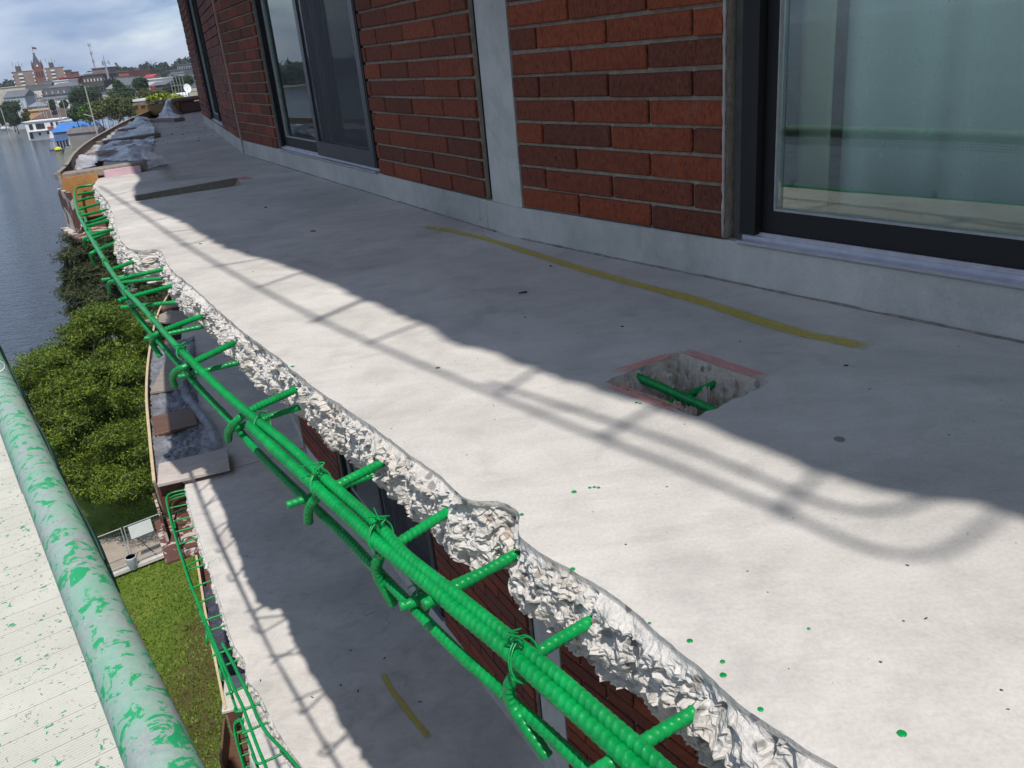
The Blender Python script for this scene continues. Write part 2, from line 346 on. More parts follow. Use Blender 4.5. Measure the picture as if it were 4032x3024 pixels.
EDGEU = [p for p in EDGE0 if p.y > EDGE_UP[0].y+0.35] + EDGE_UP + near_ext(EDGE_UP[-1], 6)
EDGE_L1 = [Dp(x, y, -STOREY).xy for x, y in ((402,1062),(430,1160),(470,1280),(505,1390),(528,1425),(535,1470),(560,1500),(600,1580),(655,1659))]
EDGEL1 = [p for p in EDGE0 if p.y > EDGE_L1[0].y+0.3] + EDGE_L1 + near_ext(EDGE_L1[-1], 10)
def resample(pts, f):
    out = [pts[0].copy()]; acc = 0.0
    dense = catmull([Vector((p.x, p.y, 0)) for p in pts], 0.004); last = dense[0]
    res = [last.xy]
    for q in dense[1:]:
        if (q-last).length >= f(q): res.append(q.xy); last = q
    return res
def inpoly(p, poly):
    x, y = p; c = False; j = len(poly)-1
    for i in range(len(poly)):
        xi, yi = poly[i]; xj, yj = poly[j]
        if (yi > y) != (yj > y) and x < (xj-xi)*(y-yi)/(yj-yi)+xi: c = not c
        j = i
    return c
def plate(outer, holes=(), extra=()):
    vs = []; es = []
    for loop in [outer]+list(holes):
        b = len(vs); n = len(loop); vs += [Vector((p[0], p[1])) for p in loop]; es += [(b+i, b+(i+1) % n) for i in range(n)]
    vs += [Vector((p[0], p[1])) for p in extra]
    v, e, f, *_ = delaunay_2d_cdt(vs, es, [], 0, 1e-5)
    ol = [tuple(p[:2]) for p in outer]; hl = [[tuple(p[:2]) for p in h] for h in holes]; out = []
    for t in f:
        c = ((v[t[0]].x+v[t[1]].x+v[t[2]].x)/3, (v[t[0]].y+v[t[1]].y+v[t[2]].y)/3)
        if inpoly(c, ol) and not any(inpoly(c, h) for h in hl): out.append(tuple(t))
    return v, out
def facet(q, sc, tilt, lift):
    """broken-stone relief: every cell is a flat facet with a tilt and a level of its own"""
    w = q*sc; pt = noise.voronoi(w)[1][0]; r = noise.cell_vector(pt*7.31+Vector((3.3, 1.7, 9.1)))
    return ((w-pt).dot(r-Vector((0.5, 0.5, 0.5)))*tilt*2 + (r.x-0.5)*lift)/sc
def rough_height(p, seed):
    q = Vector((p[0], p[1], p[2]+seed*7.3)); q = q+noise.noise_vector(q*30)*0.006
    a = noise.fractal(q*8, 0.9, 2.1, 4)*0.008
    return a + facet(q, 22, 0.22, 0.10) + facet(q*1.0+Vector((5, 5, 5)), 58, 0.30, 0.16) + facet(q+Vector((9, 1, 2)), 140, 0.40, 0.3) + noise.fractal(q*160, 0.7, 2.2, 2)*0.0012
def slab(name, z0, edge, step, rows, holes=(), seed=1, label=None, inner=None):
    E = resample(edge, step); n = len(E)
    T = []; jag = []
    for i in range(n):
        a = E[max(i-2, 0)]; b = E[min(i+2, n-1)]; T.append((b-a).normalized())
    N = [Vector((t.y, -t.x)) for t in T]                  # outward: edge runs from far to near, the wall is on its left
    top = []
    for i in range(n):
        q = Vector((E[i].x, E[i].y, seed*3.1)); w = noise.fractal(q*14, 0.8, 2.0, 4)*0.0035 + noise.noise(q*3.0)*0.004
        st = step(Vector((E[i].x, E[i].y, 0))); top.append(E[i]+N[i]*(w if st < 0.05 else 0))
    inn = inner or COREPL
    V, tris = plate([(p.x, p.y) for p in top]+[(p.x, p.y) for p in inn], holes)
    mb = MB(); mb.add([(p.x, p.y, z0) for p in V], tris, 0)
    bot = []
    ev = []; ch = []
    for r in range(rows+1):
        v = r/rows; z = z0 - SLAB_T*v
        for i in range(n):
            dep = SLAB_T*v; ramp = min(1.0, max(0.0, (dep-0.008)/0.010))
            prof = 0.016*math.sin(min(1.0, v*1.15)*math.pi*0.62) - 0.055*max(0, v-0.62)**1.3
            p = top[i]; h = rough_height((p.x, p.y, z), seed) if r else 0.0
            lump = noise.noise(Vector((p.x*3.1, p.y*3.1, seed+v*0.8)))*0.013*ramp
            o = (prof*ramp + h*ramp*1.35 + lump)
            zz = z + (noise.noise(Vector((p.x*40, p.y*40, z*40)))*0.006*ramp if 0 < r < rows else 0)
            if r == rows: zz = z0-SLAB_T + 0.018*abs(noise.noise(Vector((p.x*6, p.y*6, seed))))+noise.noise(Vector((p.x*30, p.y*30, seed)))*0.006
            ev.append((p.x+N[i].x*o, p.y+N[i].y*o, zz)); 
            if r == rows: bot.append((p.x+N[i].x*o, p.y+N[i].y*o, zz))
    fs = [(r*n+i, r*n+i+1, (r+1)*n+i+1, (r+1)*n+i) for r in range(rows) for i in range(n-1)]
    mb.add(ev, fs, 1)
    zb = z0-SLAB_T-0.004; ip = list(inn)
    back = [(p.x, p.y, zb) for p in inn]
    # soffit: a strip from the broken lower edge in to a straight line, then a flat plate
    V2, t2 = plate([(b[0], b[1]) for b in bot]+[(p.x, p.y) for p in inn])
    zl = {(round(b[0], 4), round(b[1], 4)): b[2] for b in bot}
    mb.add([(p.x, p.y, zl.get((round(p.x, 4), round(p.y, 4)), zb)) for p in V2], [t[::-1] for t in t2], 0)
    o = mb.build(name, [CONC, CHIP], BLD)
    if label: o['label'] = label
    return o
gp = crop(2200, 1200, 1.843)
patch_c = [gp(*p) for p in [(335,560),(865,345),(1535,566),(1005,812)]]
def jag_loop(c, per, amp, seed):
    out = []
    for i in range(len(c)):
        a = c[i]; b = c[(i+1) % len(c)]
        for k in range(per):
            q = a.lerp(b, k/per); w = 0 if k == 0 else amp*noise.noise(Vector((q.x*38, q.y*38, seed)))
            t = (b-a).normalized(); out.append(q+Vector((-t.y, t.x, 0))*w)
    return out
patch_loop = jag_loop(patch_c, 40, 0.009, 3)
cs = crop(200, 380, 2.765)
slot_c = [cs(905, 1080), cs(2035, 880), cs(2075, 965), cs(928, 1140)]
slot_loop = jag_loop(slot_c, 16, 0.006, 5)
near_step = lambda q: 0.0028 if q.y < 1.55 else (0.005 if q.y < 2.9 else (0.013 if q.y < 5.8 else 0.25))
far_step = lambda q: 0.012 if q.y < 6.4 else 0.25
vis_step = lambda q: 0.011 if 2.6 < q.y < 6.5 else 0.2
SL0 = slab('balcony_slab', 0.0, EDGE0, near_step, 46, [[(p.x, p.y) for p in patch_loop], [(p.x, p.y) for p in slot_loop]], 1, 'pale concrete balcony floor, half sunlit, with freshly broken edge and green paint drops')
SLU = slab('balcony_slab', STOREY, EDGEU, lambda q: 0.03 if q.y < 4 else 0.25, 5, (), 2)
SL1 = slab('balcony_slab', -STOREY, EDGEL1, vis_step, 11, (), 3, 'balcony floor one storey down with chipped white edge and ladder-like bar shadows')
EDGEL2 = [p + Vector((-0.02, -0.05)) for p in EDGE0]
SL2 = slab('balcony_slab', -2*STOREY, EDGEL2, vis_step, 9, (), 4)
for k in range(3, 8): slab('balcony_slab', -k*STOREY, EDGE0, lambda q: 0.25, 1, (), 5)
# roof two storeys above our floor, flat
mb = MB(); mb.prism([tuple(p) for p in ([p+Vector((0.3, 0.2)) for p in EDGE0[::6]]+[EDGE0[-1]]+COREPL)], 2*STOREY-0.2, 2*STOREY); mb.build('roof_slab', CONC, BLD)
# core mass behind the rooms
core2 = [p + Vector((0.86, 0.51))*9 for p in COREPL]
mb = MB(); mb.prism([tuple(p) for p in COREPL]+[tuple(p) for p in reversed(core2)], -19.6, 2*STOREY+0.1)
mb.build('core_wall', simple('plaster', (0.42, 0.40, 0.36), 0.9), BLD)

# recess where the patch was broken out, with rough sides
def recess(name, loop, depth, rings, mat, z0=0.0, seed=1, steep=0.35, amp=1.0):
    n = len(loop); c = sum(loop, Vector())/n; vs = []
    for r in range(rings+1):
        t = r/rings
        for i, p in enumerate(loop):
            q = p.lerp(c, t*0.97); d = depth*min(1.0, t/steep)**0.8 if r else 0
            qq = Vector((q.x, q.y, seed+t*.05)); w = (noise.fractal(qq*30, 0.8, 2.1, 4)*0.010+facet(qq, 40, 0.9, .8)+facet(qq, 110, 1.1, .9))*amp*min(1, t*5)
            vs.append((q.x, q.y, z0-max(0.0, d-w) if r else z0-0.0005))
    fs = [(r*n+i, r*n+(i+1) % n, (r+1)*n+(i+1) % n, (r+1)*n+i) for r in range(rings) for i in range(n)]
    fs.append(tuple(rings*n+i for i in range(n)))
    mb = MB(); mb.add(vs, fs); return mb.build(name, mat, SL0)
recess('patch_recess', patch_loop, 0.044, 44, CHIPD, seed=2, steep=0.3)['label'] = 'diamond shaped hole broken in the balcony floor'
recess('slot_recess', slot_loop, 0.085, 18, CHIPS, seed=4, steep=0.25)['label'] = 'long narrow slot broken out of the balcony floor'

# --- storey fittings: curb, columns, brick panels, doors
CURB_H = 0.106
def curb(f, u0, u1, zb):
    n = max(2, int((u1-u0)/0.05)); mb = MB(); vs = []
    for i in range(n+1):
        u = u0+(u1-u0)*i/n; w = noise.noise(Vector((u*3, zb, f.ang)))*0.004; ch = 0.006*max(0, noise.noise(Vector((u*17, 5, zb)))-0.25)
        vs += [f.p(u, w, zb+0.001), f.p(u, w*0.5+0.001, zb+CURB_H-0.006-ch), f.p(u, 0.006+ch, zb+CURB_H), f.p(u, 0.20, zb+CURB_H), f.p(u, 0.20, zb+0.001)]
    fs = [(i*5+k, i*5+(k+1) % 5, i*5+5+(k+1) % 5, i*5+5+k) for i in range(n) for k in range(5)]+[(4, 3, 2, 1, 0), tuple(n*5+k for k in range(5))]
    mb.add(vs, [x[::-1] for x in fs]); return mb.build('curb', CURB, BLD)
COURSE = 0.0683; MODULE = 0.3035; BH = 0.0585
BRICKMESH = {}
def brick_mesh(L):
    k = round(L, 2)
    if k in BRICKMESH: return BRICKMESH[k]
    bm = bmesh.new(); bmesh.ops.create_cube(bm, size=1.0)
    for v in bm.verts: v.co = Vector((v.co.x*k, v.co.y*0.088, v.co.z*BH))
    bmesh.ops.bevel(bm, geom=list(bm.edges), offset=0.0028, segments=1, affect='EDGES')
    r = random.Random(int(k*1000))
    for v in bm.verts: v.co += Vector((r.uniform(-1, 1)*0.0007, r.uniform(-1, 1)*0.0005, r.uniform(-1, 1)*0.0007))
    me = bpy.data.meshes.new('brick'); bm.to_mesh(me); bm.free(); me.materials.append(BRICK); BRICKMESH[k] = me; return me
NBR = [0]
def brick_panel(f, u0, u1, zb, ztop, zind, shift=0.0, joint0=None, stuff=True):
    zz0 = zb+CURB_H+0.003
    mb = MB(); c = f.p((u0+u1)/2, 0.055, (zz0+ztop)/2); mb.box(c, u1-u0-0.006, 0.095, ztop-zz0, f.ang)
    P = mb.build('brick_panel', MORTAR, BLD)
    rows = int((ztop-zz0)/COURSE); far = MB(); rnd = random.Random(int(u0*100)+int(zb*10))
    for r in range(rows):
        zc = zz0+0.003+r*COURSE+BH/2; off = shift + (0.5*MODULE if r % 2 else 0.0)
        u = u0 - ((u0-off) % MODULE)
        while u < u1-0.01:
            a = max(u, u0); b = min(u+MODULE, u1); L_ = b-a-0.0105
            if L_ > 0.025:
                pc = f.p((a+b)/2, 0.040+rnd.uniform(-0.0022, 0.0018), zc+rnd.uniform(-0.0012, 0.0012))
                if zc < zind:
                    o = bpy.data.objects.new('brick', brick_mesh(L_)); COL.objects.link(o); o.parent = P
                    o.location = pc; o.rotation_euler = (rnd.uniform(-.008, .008), rnd.uniform(-.006, .006), f.ang+rnd.uniform(-.005, .005)); NBR[0] += 1
                    o.scale = (L_/round(L_, 2), 1, 1)
                elif stuff: far.box(pc, L_, 0.088, BH, f.ang)
            u += MODULE
    if far.v: tag(far.build('upper_bricks', BRICKJ, P), kind='stuff')
    return P
def mat_brick_joined():
    M = Mat('red_brick_courses'); isl = M.n('ShaderNodeNewGeometry').outputs['Random Per Island']; p = M.pos()
    base = M.ramp(isl, [(0.0, (0.118, 0.033, 0.018)), (0.4, (0.155, 0.038, 0.018)), (1.0, (0.235, 0.048, 0.020))])
    M.set(col=M.mix(0.6, base, M.ramp(M.noise(p, 90, 4), [(0.3, 0.5), (0.6, 1.05)]), 'MULTIPLY'), rough=0.85); return M.m
BRICKJ = mat_brick_joined()
CURTAIN = simple('pale_curtain', (0.74, 0.80, 0.76), 0.9, 0.06, 3)
CURTAIN2 = simple('cream_curtain', (0.62, 0.60, 0.44), 0.9, 0.06, 3)
SCREENM = Mat('insect_screen')
def _scr():
    M = SCREENM; t = M.t
    M.set(col=(0.03, 0.033, 0.04), rough=0.6); tr = M.n('ShaderNodeBsdfTransparent'); ms = M.n('ShaderNodeMixShader', {0: 0.60})
    t.links.new(tr.outputs[0], ms.inputs[1]); t.links.new(M.b.outputs[0], ms.inputs[2]); t.links.new(ms.outputs[0], M.out.inputs[0])
_scr()
def door(f, u0, u1, zb, ztop, screen=None, label=None):
    z0 = zb+CURB_H; g = 0.04
    mb = MB()
    for a, b in ((u0+g, u0+g+0.046), (u1-g-0.046, u1-g)):
        mb.box(f.p((a+b)/2, 0.062, (z0+0.022+ztop)/2), b-a, 0.11, ztop-z0-0.022, f.ang)
    mb.box(f.p((u0+u1)/2, 0.062, ztop-0.025), u1-u0-2*g-0.1, 0.108, 0.05, f.ang)
    D = mb.build('sliding_door', DARKFRAME, BLD)
    if label: D['label'] = label
    for a, b in ((u0+0.002, u0+g), (u1-g, u1-0.002)):
        m = MB(); m.box(f.p((a+b)/2, 0.075, (z0+ztop)/2), b-a-0.001, 0.09, ztop-z0, f.ang); m.build('jamb_strip', JAMB, D)
    m = MB(); L_ = u1-u0-2*g; uc = (u0+u1)/2                    # stepped aluminium sill track
    m.box(f.p(uc, 0.055, z0+0.0045), L_, 0.125, 0.007, f.ang); m.box(f.p(uc, 0.066, z0+0.0125), L_-0.002, 0.098, 0.009, f.ang)
    m.box(f.p(uc, 0.026, z0+0.0215), L_-0.004, 0.004, 0.010, f.ang); m.box(f.p(uc, 0.075, z0+0.020), L_-0.004, 0.07, 0.007, f.ang)
    m.build('sill_track', ALU, D)
    um = (u0+u1)/2; a0 = u0+g+0.047; b0 = u1-g-0.047
    for k, (a, b, off) in enumerate(((a0, um+0.03, 0.048), (um-0.03, b0, 0.085))):
        m = MB(); zt = ztop-0.052
        m.box(f.p((a+b)/2, off, z0+0.052), b-a-0.002, 0.032, 0.054, f.ang)          # bottom rail
        m.box(f.p((a+b)/2, off, zt-0.022), b-a-0.002, 0.032, 0.042, f.ang)
        for u in (a+0.016, b-0.016): m.box(f.p(u, off, (z0+0.079+zt-0.043)/2), 0.028, 0.031, zt-0.043-z0-0.079, f.ang)
        m.build('sash_frame', DARKFRAME, D)
        m = MB(); m.box(f.p((a+b)/2, off, z0+0.0825), b-a-0.062, 0.026, 0.0055, f.ang)
        for u in (a+0.0325, b-0.0325): m.box(f.p(u, off, (z0+0.0855+zt-0.045)/2), 0.004, 0.026, zt-0.045-z0-0.0855, f.ang)
        m.build('glazing_bead', GASKET, D)
        m = MB(); m.box(f.p((a+b)/2, off, (z0+0.086+zt-0.044)/2), b-a-0.070, 0.005, zt-0.044-z0-0.087, f.ang); m.build('glass_pane', GLASS, D)
    if screen:
        a, b = screen; m = MB(); zt = ztop-0.06; off = 0.014
        m.box(f.p((a+b)/2, off, z0+0.06), b-a, 0.018, 0.075, f.ang); m.box(f.p((a+b)/2, off, zt-0.02), b-a, 0.018, 0.04, f.ang)
        for u in (a+0.03, b-0.025): m.box(f.p(u, off, (z0+0.0985+zt-0.041)/2), 0.055, 0.018, zt-0.041-z0-0.0985, f.ang)
        S = m.build('screen_frame', simple('screen_frame_dark', (0.03, 0.032, 0.038), 0.4), D)
        m = MB(); m.add([f.p(a+0.05, off, z0+0.09), f.p(b-0.05, off, z0+0.09), f.p(b-0.05, off, zt-0.03), f.p(a+0.05, off, zt-0.03)], [(0, 1, 2, 3)]); m.build('screen_mesh', SCREENM.m, D)
    return D
def curtain(f, u0, u1, zb, ztop, mat, label, off=0.24, fold=0.075, amp=0.016, seed=0):
    n = int((u1-u0)/0.012); m = MB(); vs = []; rnd = random.Random(seed); ph = rnd.random()*6
    zs = [zb+CURB_H+0.03, zb+0.6, zb+1.2, ztop-0.05]
    for z in zs:
        for i in range(n+1):
            u = u0+(u1-u0)*i/n; w = amp*math.sin(2*math.pi*u/fold+ph+1.2*math.sin(u*5.1+seed))+0.5*amp*math.sin(u*31+seed)
            vs.append(f.p(u+0.004*math.sin(z*3+u*9), off+w, z))
    fs = [(r*(n+1)+i, r*(n+1)+i+1, (r+1)*(n+1)+i+1, (r+1)*(n+1)+i) for r in range(len(zs)-1) for i in range(n)]
    m.add(vs, fs); o = m.build('curtain', mat, None, True); tag(o, label, 'curtain'); 
    so = o.modifiers.new('thick', 'SOLIDIFY'); so.thickness = 0.003
    return o
def storey(zb, main, lower):
    zt = zb+STOREY-SLAB_T-0.006
    curb(F1, 0.05, 4.5, zb); curb(F3, -0.16, 4.70, zb)
    # column between the two facets, with its piece of curb
    a = F2.p(2.238, 0.004).xy; b = F1.p(0.018).xy
    m = MB(); m.prism([tuple(a), tuple(C12), tuple(b), tuple(b+F1.n*0.3), tuple(a+F2.n*0.3)], zb+CURB_H+0.001, zt); m.build('column', CURB, BLD)
    m = MB(); m.prism([tuple(F2.p(2.19, 0.001).xy), tuple(C12+F1.n*0.001), tuple(F1.p(0.05, 0.001).xy), tuple(F1.p(0.05, 0.2).xy), tuple(F2.p(2.19, 0.2).xy)], zb+0.001, zb+CURB_H); m.build('column_base', CURB, BLD)
    m = MB(); m.box(F2.p(2.214, 0.05, (zb+CURB_H+zt)/2), 0.040, 0.06, zt-zb-CURB_H-.01, F2.ang); m.build('gap_filler', DARKFRAME, BLD)
    u23 = (C23-F2.a).dot(F2.d); curb(F2, u23+0.03, 2.19, zb)
    # expansion joint strip
    m = MB(); m.box(F2.p(u23+0.012, 0.02, (zb+CURB_H+zt)/2), 0.026, 0.06, zt-zb-CURB_H, F2.ang); m.build('joint_strip', SEALANT, BLD)
    m = MB(); m.box(F2.p(u23+0.012, 0.03, zb+0.054), 0.03, 0.05, 0.104, F2.ang); m.build('joint_filler', JAMB, BLD)
    brick_panel(F1, 0.024, 0.866, zb, zt, zb+(0.80 if main else (0.9 if lower else -9)), 0.0065, stuff=main or lower)
    brick_panel(F2, 1.115, 2.192, zb, zt, zb+(0.92 if main else -9), 0.10, stuff=main or lower)
    brick_panel(F2, u23+0.03, -0.785, zb, zt, zb+(1.10 if main else -9), 0.02, stuff=main or lower)
    brick_panel(F3, 3.16, 4.68, zb, zt, -99, 0.05, stuff=main); brick_panel(F3, -0.16, 1.39, zb, zt, -99, 0.05, stuff=main)
    if main or lower:
        door(F1, 0.868, 2.7, zb, zt, None, 'dark framed sliding door with aluminium sill track beside the brick panel' if main else None)
        door(F2, -0.785, 1.113, zb, zt, (0.12, 1.05), 'dark framed sliding door with insect screen on one leaf' if main else None)
        door(F3, 1.392, 3.158, zb, zt)
    else:
        for f, p, q in ((F1, 0.868, 2.7), (F2, -0.785, 1.113), (F3, 1.392, 3.158)):
            m = MB(); m.box(f.p((p+q)/2, 0.07, (zb+CURB_H+zt)/2), q-p, 0.06, zt-zb-CURB_H-0.01, f.ang); m.build('dark_door', DARKFRAME, BLD)
    m = MB(); m.box(F1.p(3.6, 0.06, (zb+CURB_H+zt)/2), 1.79, 0.1, zt-zb-CURB_H-0.01, F1.ang); m.build('end_panel', BRICKJ, BLD)
    m = MB(); m.box(F4.p(-4.6, 0.08, (zb+zt)/2), 9.0, 0.1, zt-zb-0.01, F4.ang); m.build('end_panel', BRICKJ, BLD)
SEALANT = simple('beige_sealant', (0.34, 0.27, 0.21), 0.8, 0.15, 30)
storey(0.0, True, False); storey(-STOREY, False, True); storey(-2*STOREY, False, False); storey(STOREY, False, False)
curtain(F1, 1.045, 2.62, 0.0, STOREY-0.2, CURTAIN, 'pale grey-green curtain hanging behind the large sliding door', 0.20, 0.31, 0.026, 1)
curtain(F1, 0.955, 1.035, 0.0, STOREY-0.2, CURTAIN2, 'narrow cream curtain edge just inside the door frame', 0.17, 0.2, 0.006, 2)
curtain(F2, -0.70, 1.04, 0.0, STOREY-0.2, WHITEP, 'white curtain hanging behind the screened sliding door', 0.20, 0.19, 0.016, 3)
curtain(F1, 0.95, 2.62, -STOREY, -0.2, CURTAIN, 'grey-green curtain behind the sliding door one storey down', 0.20, 0.3, 0.013, 4)
pts = [F1.p(0.866+0.002*noise.noise(Vector((i*.7, 0, 0))), -0.005, CURB_H+0.01+i*0.02) for i in range(110)]
m = MB(); m.tube(pts, [0.004+0.0035*noise.noise(Vector((i*.9, 3, 1))) for i in range(110)], 6); m.build('sealant_bead', simple('pale_sealant', (0.36, 0.31, 0.27), 0.8, .2, 40), BLD, True)
# crumbly bead of mortar along the foot of the curb
for f, u0, u1 in ((F1, 0.0, 2.4), (F2, -1.9, 2.25)):
    pts = catmull([f.p(u0+(u1-u0)*i/60, -0.002+0.004*noise.noise(Vector((i*1.7, u1, 0))), 0.001) for i in range(61)], 0.012)
    m = MB(); m.tube(pts, [0.0035+0.0032*max(-0.6, noise.noise(Vector((p.x*19, p.y*19, 3)))) for p in pts], 6); m.build('mortar_bead', simple('dirty_mortar', (0.20, 0.18, 0.15), 0.95, 0.4, 40), BLD, True)

# ------------------------------------------------------------------ reinforcing bars
def rib_bar(path, r, pitch=0.0095, seg=10, ribbed=True, amp=0.11):
    P = catmull(path, pitch/6 if ribbed else 0.03)
    vs, fs = sweep(P, [r]*len(P), seg)
    if ribbed:                               # slanting crescent ribs and two ridges along the bar
        s = 0.0
        for i, p in enumerate(P):
            if i: s += (p-P[i-1]).length
            for k in range(seg):
                th = 2*math.pi*k/seg; ph = (s/pitch + 0.22*math.sin(th*2)) % 1.0
                rib = math.exp(-((ph-0.5)/0.125)**2)*(0.35+0.65*abs(math.sin(th+.4)))
                sc_ = 0.93 + 0.23*rib + 0.07*math.exp(-(math.sin(th+.4)/0.22)**2)
                v = vs[i*seg+k]; vs[i*seg+k] = p+(Vector(v)-p)*sc_
    return vs, fs
def bar(parent, path, r, ribbed=True, name='reinforcing_bar', pitch=0.0095, seg=10, ridge=False):
    m = MB(); vs, fs = rib_bar(path, r, pitch, seg, ribbed); m.add(vs, fs)
    return m.build(name, GREEN, parent, True)
def tie(parent, p, axis, r, tail=0.03, seed=0):
    """a twist of tie wire round two bars"""
    rnd = random.Random(seed); a = Vector(axis).normalized(); u = a.orthogonal().normalized(); w = a.cross(u); m = MB()
    for k in range(2):
        sh = a*(0.004*k-0.002)
        m.tube([Vector(p)+sh+(u*math.cos(t)*1.15+w*math.sin(t)*0.9)*r+a*0.012*math.sin(t+1) for t in [2*math.pi*i/18 for i in range(19)]], 0.0013, 5, caps=False)
    top = Vector(p)+Vector((0, 0, r*0.9))
    for k in range(2):
        q = [top, top+Vector((rnd.uniform(-.01, .01), rnd.uniform(-.01, .01), 0.008)), top+Vector((rnd.uniform(-.5, .5)*tail, rnd.uniform(-.3, .5)*tail, rnd.uniform(0.2, 0.7)*tail)), top+Vector((rnd.uniform(-.9, .9)*tail, rnd.uniform(-.5, .9)*tail, rnd.uniform(0.0, 0.6)*tail))]
        m.tube(catmull(q, 0.004), 0.0012, 5)
    return m.build('wire_tie', GREEN, parent, True)
c2 = crop(0, 700, 2.212); c5 = crop(800, 1500, 1.843); c6 = crop(1600, 2000, 1.58)
CAGE = thing('rebar_cage', 'glossy green ribbed rebar cage along our broken balcony edge', 'rebar', (0.1, 0.6, -0.06))
ZT = -0.030; ZB = -0.112
T1 = [c2(*p, ZT) for p in [(835,58),(690,80),(655,110),(655,200),(685,320),(740,430),(800,540),(860,640),(920,740),(1000,860),(1090,980),(1200,1090),(1330,1230),(1450,1370),(1560,1490)]] + \
     [c5(*p, ZT) for p in [(60,0),(260,180),(420,310),(600,455),(750,590),(900,725),(1100,900),(1300,1080)]] + [c6(*p, ZT) for p in [(0,300),(300,535),(600,775),(900,1015),(1200,1275),(1500,1535),(1640,1660)]]
T1 += [T1[-1]+(T1[-1]-T1[-2]).normalized()*0.09*i for i in range(1, 11)]
bar(CAGE, T1[:15], 0.0082, False, 'longitudinal_bar'); bar(CAGE, T1[14:], 0.0090, True, 'longitudinal_bar', 0.0105, 18)
T2 = [c5(*p, ZT-0.006) for p in [(335,325),(600,575),(850,800),(1100,1030),(1300,1205)]]+[c6(*p, ZT-0.006) for p in [(150,490),(300,625),(600,870),(800,1050),(1100,1315),(1400,1590),(1500,1680)]]
T2 += [T2[-1]+(T2[-1]-T2[-2]).normalized()*0.09*i for i in range(1, 11)]
bar(CAGE, T2, 0.0098, True, 'longitudinal_bar', 0.0112, 18)
B1 = [c2(*p, ZB) for p in [(700,250),(760,400),(830,560),(900,690),(950,790),(1060,980),(1160,1150),(1300,1330),(1450,1500)]]+[c5(*p, ZB) for p in [(0,80),(200,290),(400,520),(600,720),(800,910),(1000,1100),(1200,1310),(1400,1520)]]+[c6(*p, ZB) for p in [(300,880),(500,1060),(700,1240),(900,1420),(1100,1610)]]
B1 += [B1[-1]+(B1[-1]-B1[-2]).normalized()*0.09*i for i in range(1, 11)]
bar(CAGE, B1[:7], 0.0075, False, 'longitudinal_bar'); bar(CAGE, B1[6:], 0.0085, True, 'longitudinal_bar', 0.0105, 10)
ZC = ZT-0.0175; ZL = ZB+0.0165
def into(a, b, d=0.10):                # carry the inner end on into the concrete
    t = (a-b).normalized(); return a+Vector((t.x, t.y, 0)).normalized()*d
# top cross bars: inner end, then points outwards (with level), the last ones are the hook
TOP = [
 [(632,845,ZC),(545,885,ZC),(512,908,ZC-.012),(495,930,ZC-.045),(493,950,ZC-.075)],
 [(845,990,ZC),(740,1043,ZC),(690,1070,ZC-.010),(668,1098,ZC-.04),(666,1128,ZC-.075)],
 [(985,1095,ZC),(850,1180,ZC),(820,1203,ZC-.014),(815,1240,ZC-.050),(850,1305,ZC-.105)],
 [(1065,1225,ZC),(975,1275,ZC),(915,1308,ZC)],
 [(1270,1345,ZC),(1160,1412,ZC),(1112,1458,ZC-.012),(1104,1515,ZC-.05),(1182,1635,ZC-.105)],
 [(1455,1565,ZC),(1330,1640,ZC),(1270,1680,ZC-.02)],
 [(508,740,ZC),(410,787,ZC),(383,800,ZC-.012),(373,815,ZC-.04),(378,834,ZC-.07)],
 [(438,682,ZC),(350,716,ZC),(332,728,ZC-.012),(329,742,ZC-.04),(347,771,ZC-.08)],
 [(362,620,ZC),(270,645,ZC),(258,650,ZC)],
 [(325,588,ZC),(250,606,ZC),(236,613,ZC-.02),(237,632,ZC-.07)],
 [(303,560,ZC),(240,583,ZC)],[(258,520,ZC),(205,543,ZC),(196,552,ZC-.02),(205,572,ZC-.08)],[(246,495,ZC),(188,512,ZC),(182,530,ZC-.05)],
 [(233,477,ZC),(180,490,ZC)],[(222,455,ZC),(176,466,ZC)],[(214,440,ZC),(172,452,ZC)],[(207,424,ZC),(168,434,ZC)],[(205,413,ZC),(168,420,ZC)]]
for i, t in enumerate(TOP):
    P = [Dp(*q) for q in t]; P = [into(P[0], P[1])]+P
    near = P[1].y < 2.4
    bar(CAGE, P, 0.0080 if near else 0.0076, True, 'cross_bar', 0.0098 if near else 0.013, 14 if near else 8)
LOW = [[(630,885),(520,921),(505,927)],[(830,1018),(620,1092)],[(1000,1190),(870,1312)],[(508,785),(385,815)],[(425,708),(312,732)],[(358,655),(262,664)],[(322,604),(245,612)],[(270,597),(220,605)],
       [(240,500),(190,520)],[(224,470),(182,484)],[(1180,1420),(1130,1475)]]
for i, t in enumerate(LOW):
    if i in (2, 10): continue
    P = [Dp(x, y, ZL) for x, y in t]; P = [into(P[0], P[1], 0.14)]+P
    bar(CAGE, P, 0.0072, True, 'cross_bar', 0.0105 if P[1].y < 2.4 else 0.013, 9)
P = [c5(*q) for q in [(1430,1640,ZL),(1550,1600,ZL),(1640,1560,ZL)]]; bar(CAGE, [P[0], P[1], P[2], into(P[2], P[1], 0.25)], 0.0078, True, 'cross_bar', 0.0105, 10)
for i, (x, y, r) in enumerate([(430,318,.017),(855,745,.019),(1290,1130,.020)]):
    a = (T2[2]-T2[1]); tie(CAGE, c5(x, y, ZT-0.004), a, r, 0.035, i)
tie(CAGE, c6(730, 940, ZT-0.004), T2[8]-T2[7], 0.020, 0.038, 9); tie(CAGE, c6(85, 600, ZB), T2[8]-T2[7], 0.014, 0.02, 10)
c66 = crop(400, 1100, 2.074); tie(CAGE, c66(655, 600, ZT), T1[16]-T1[15], 0.013, 0.035, 11)
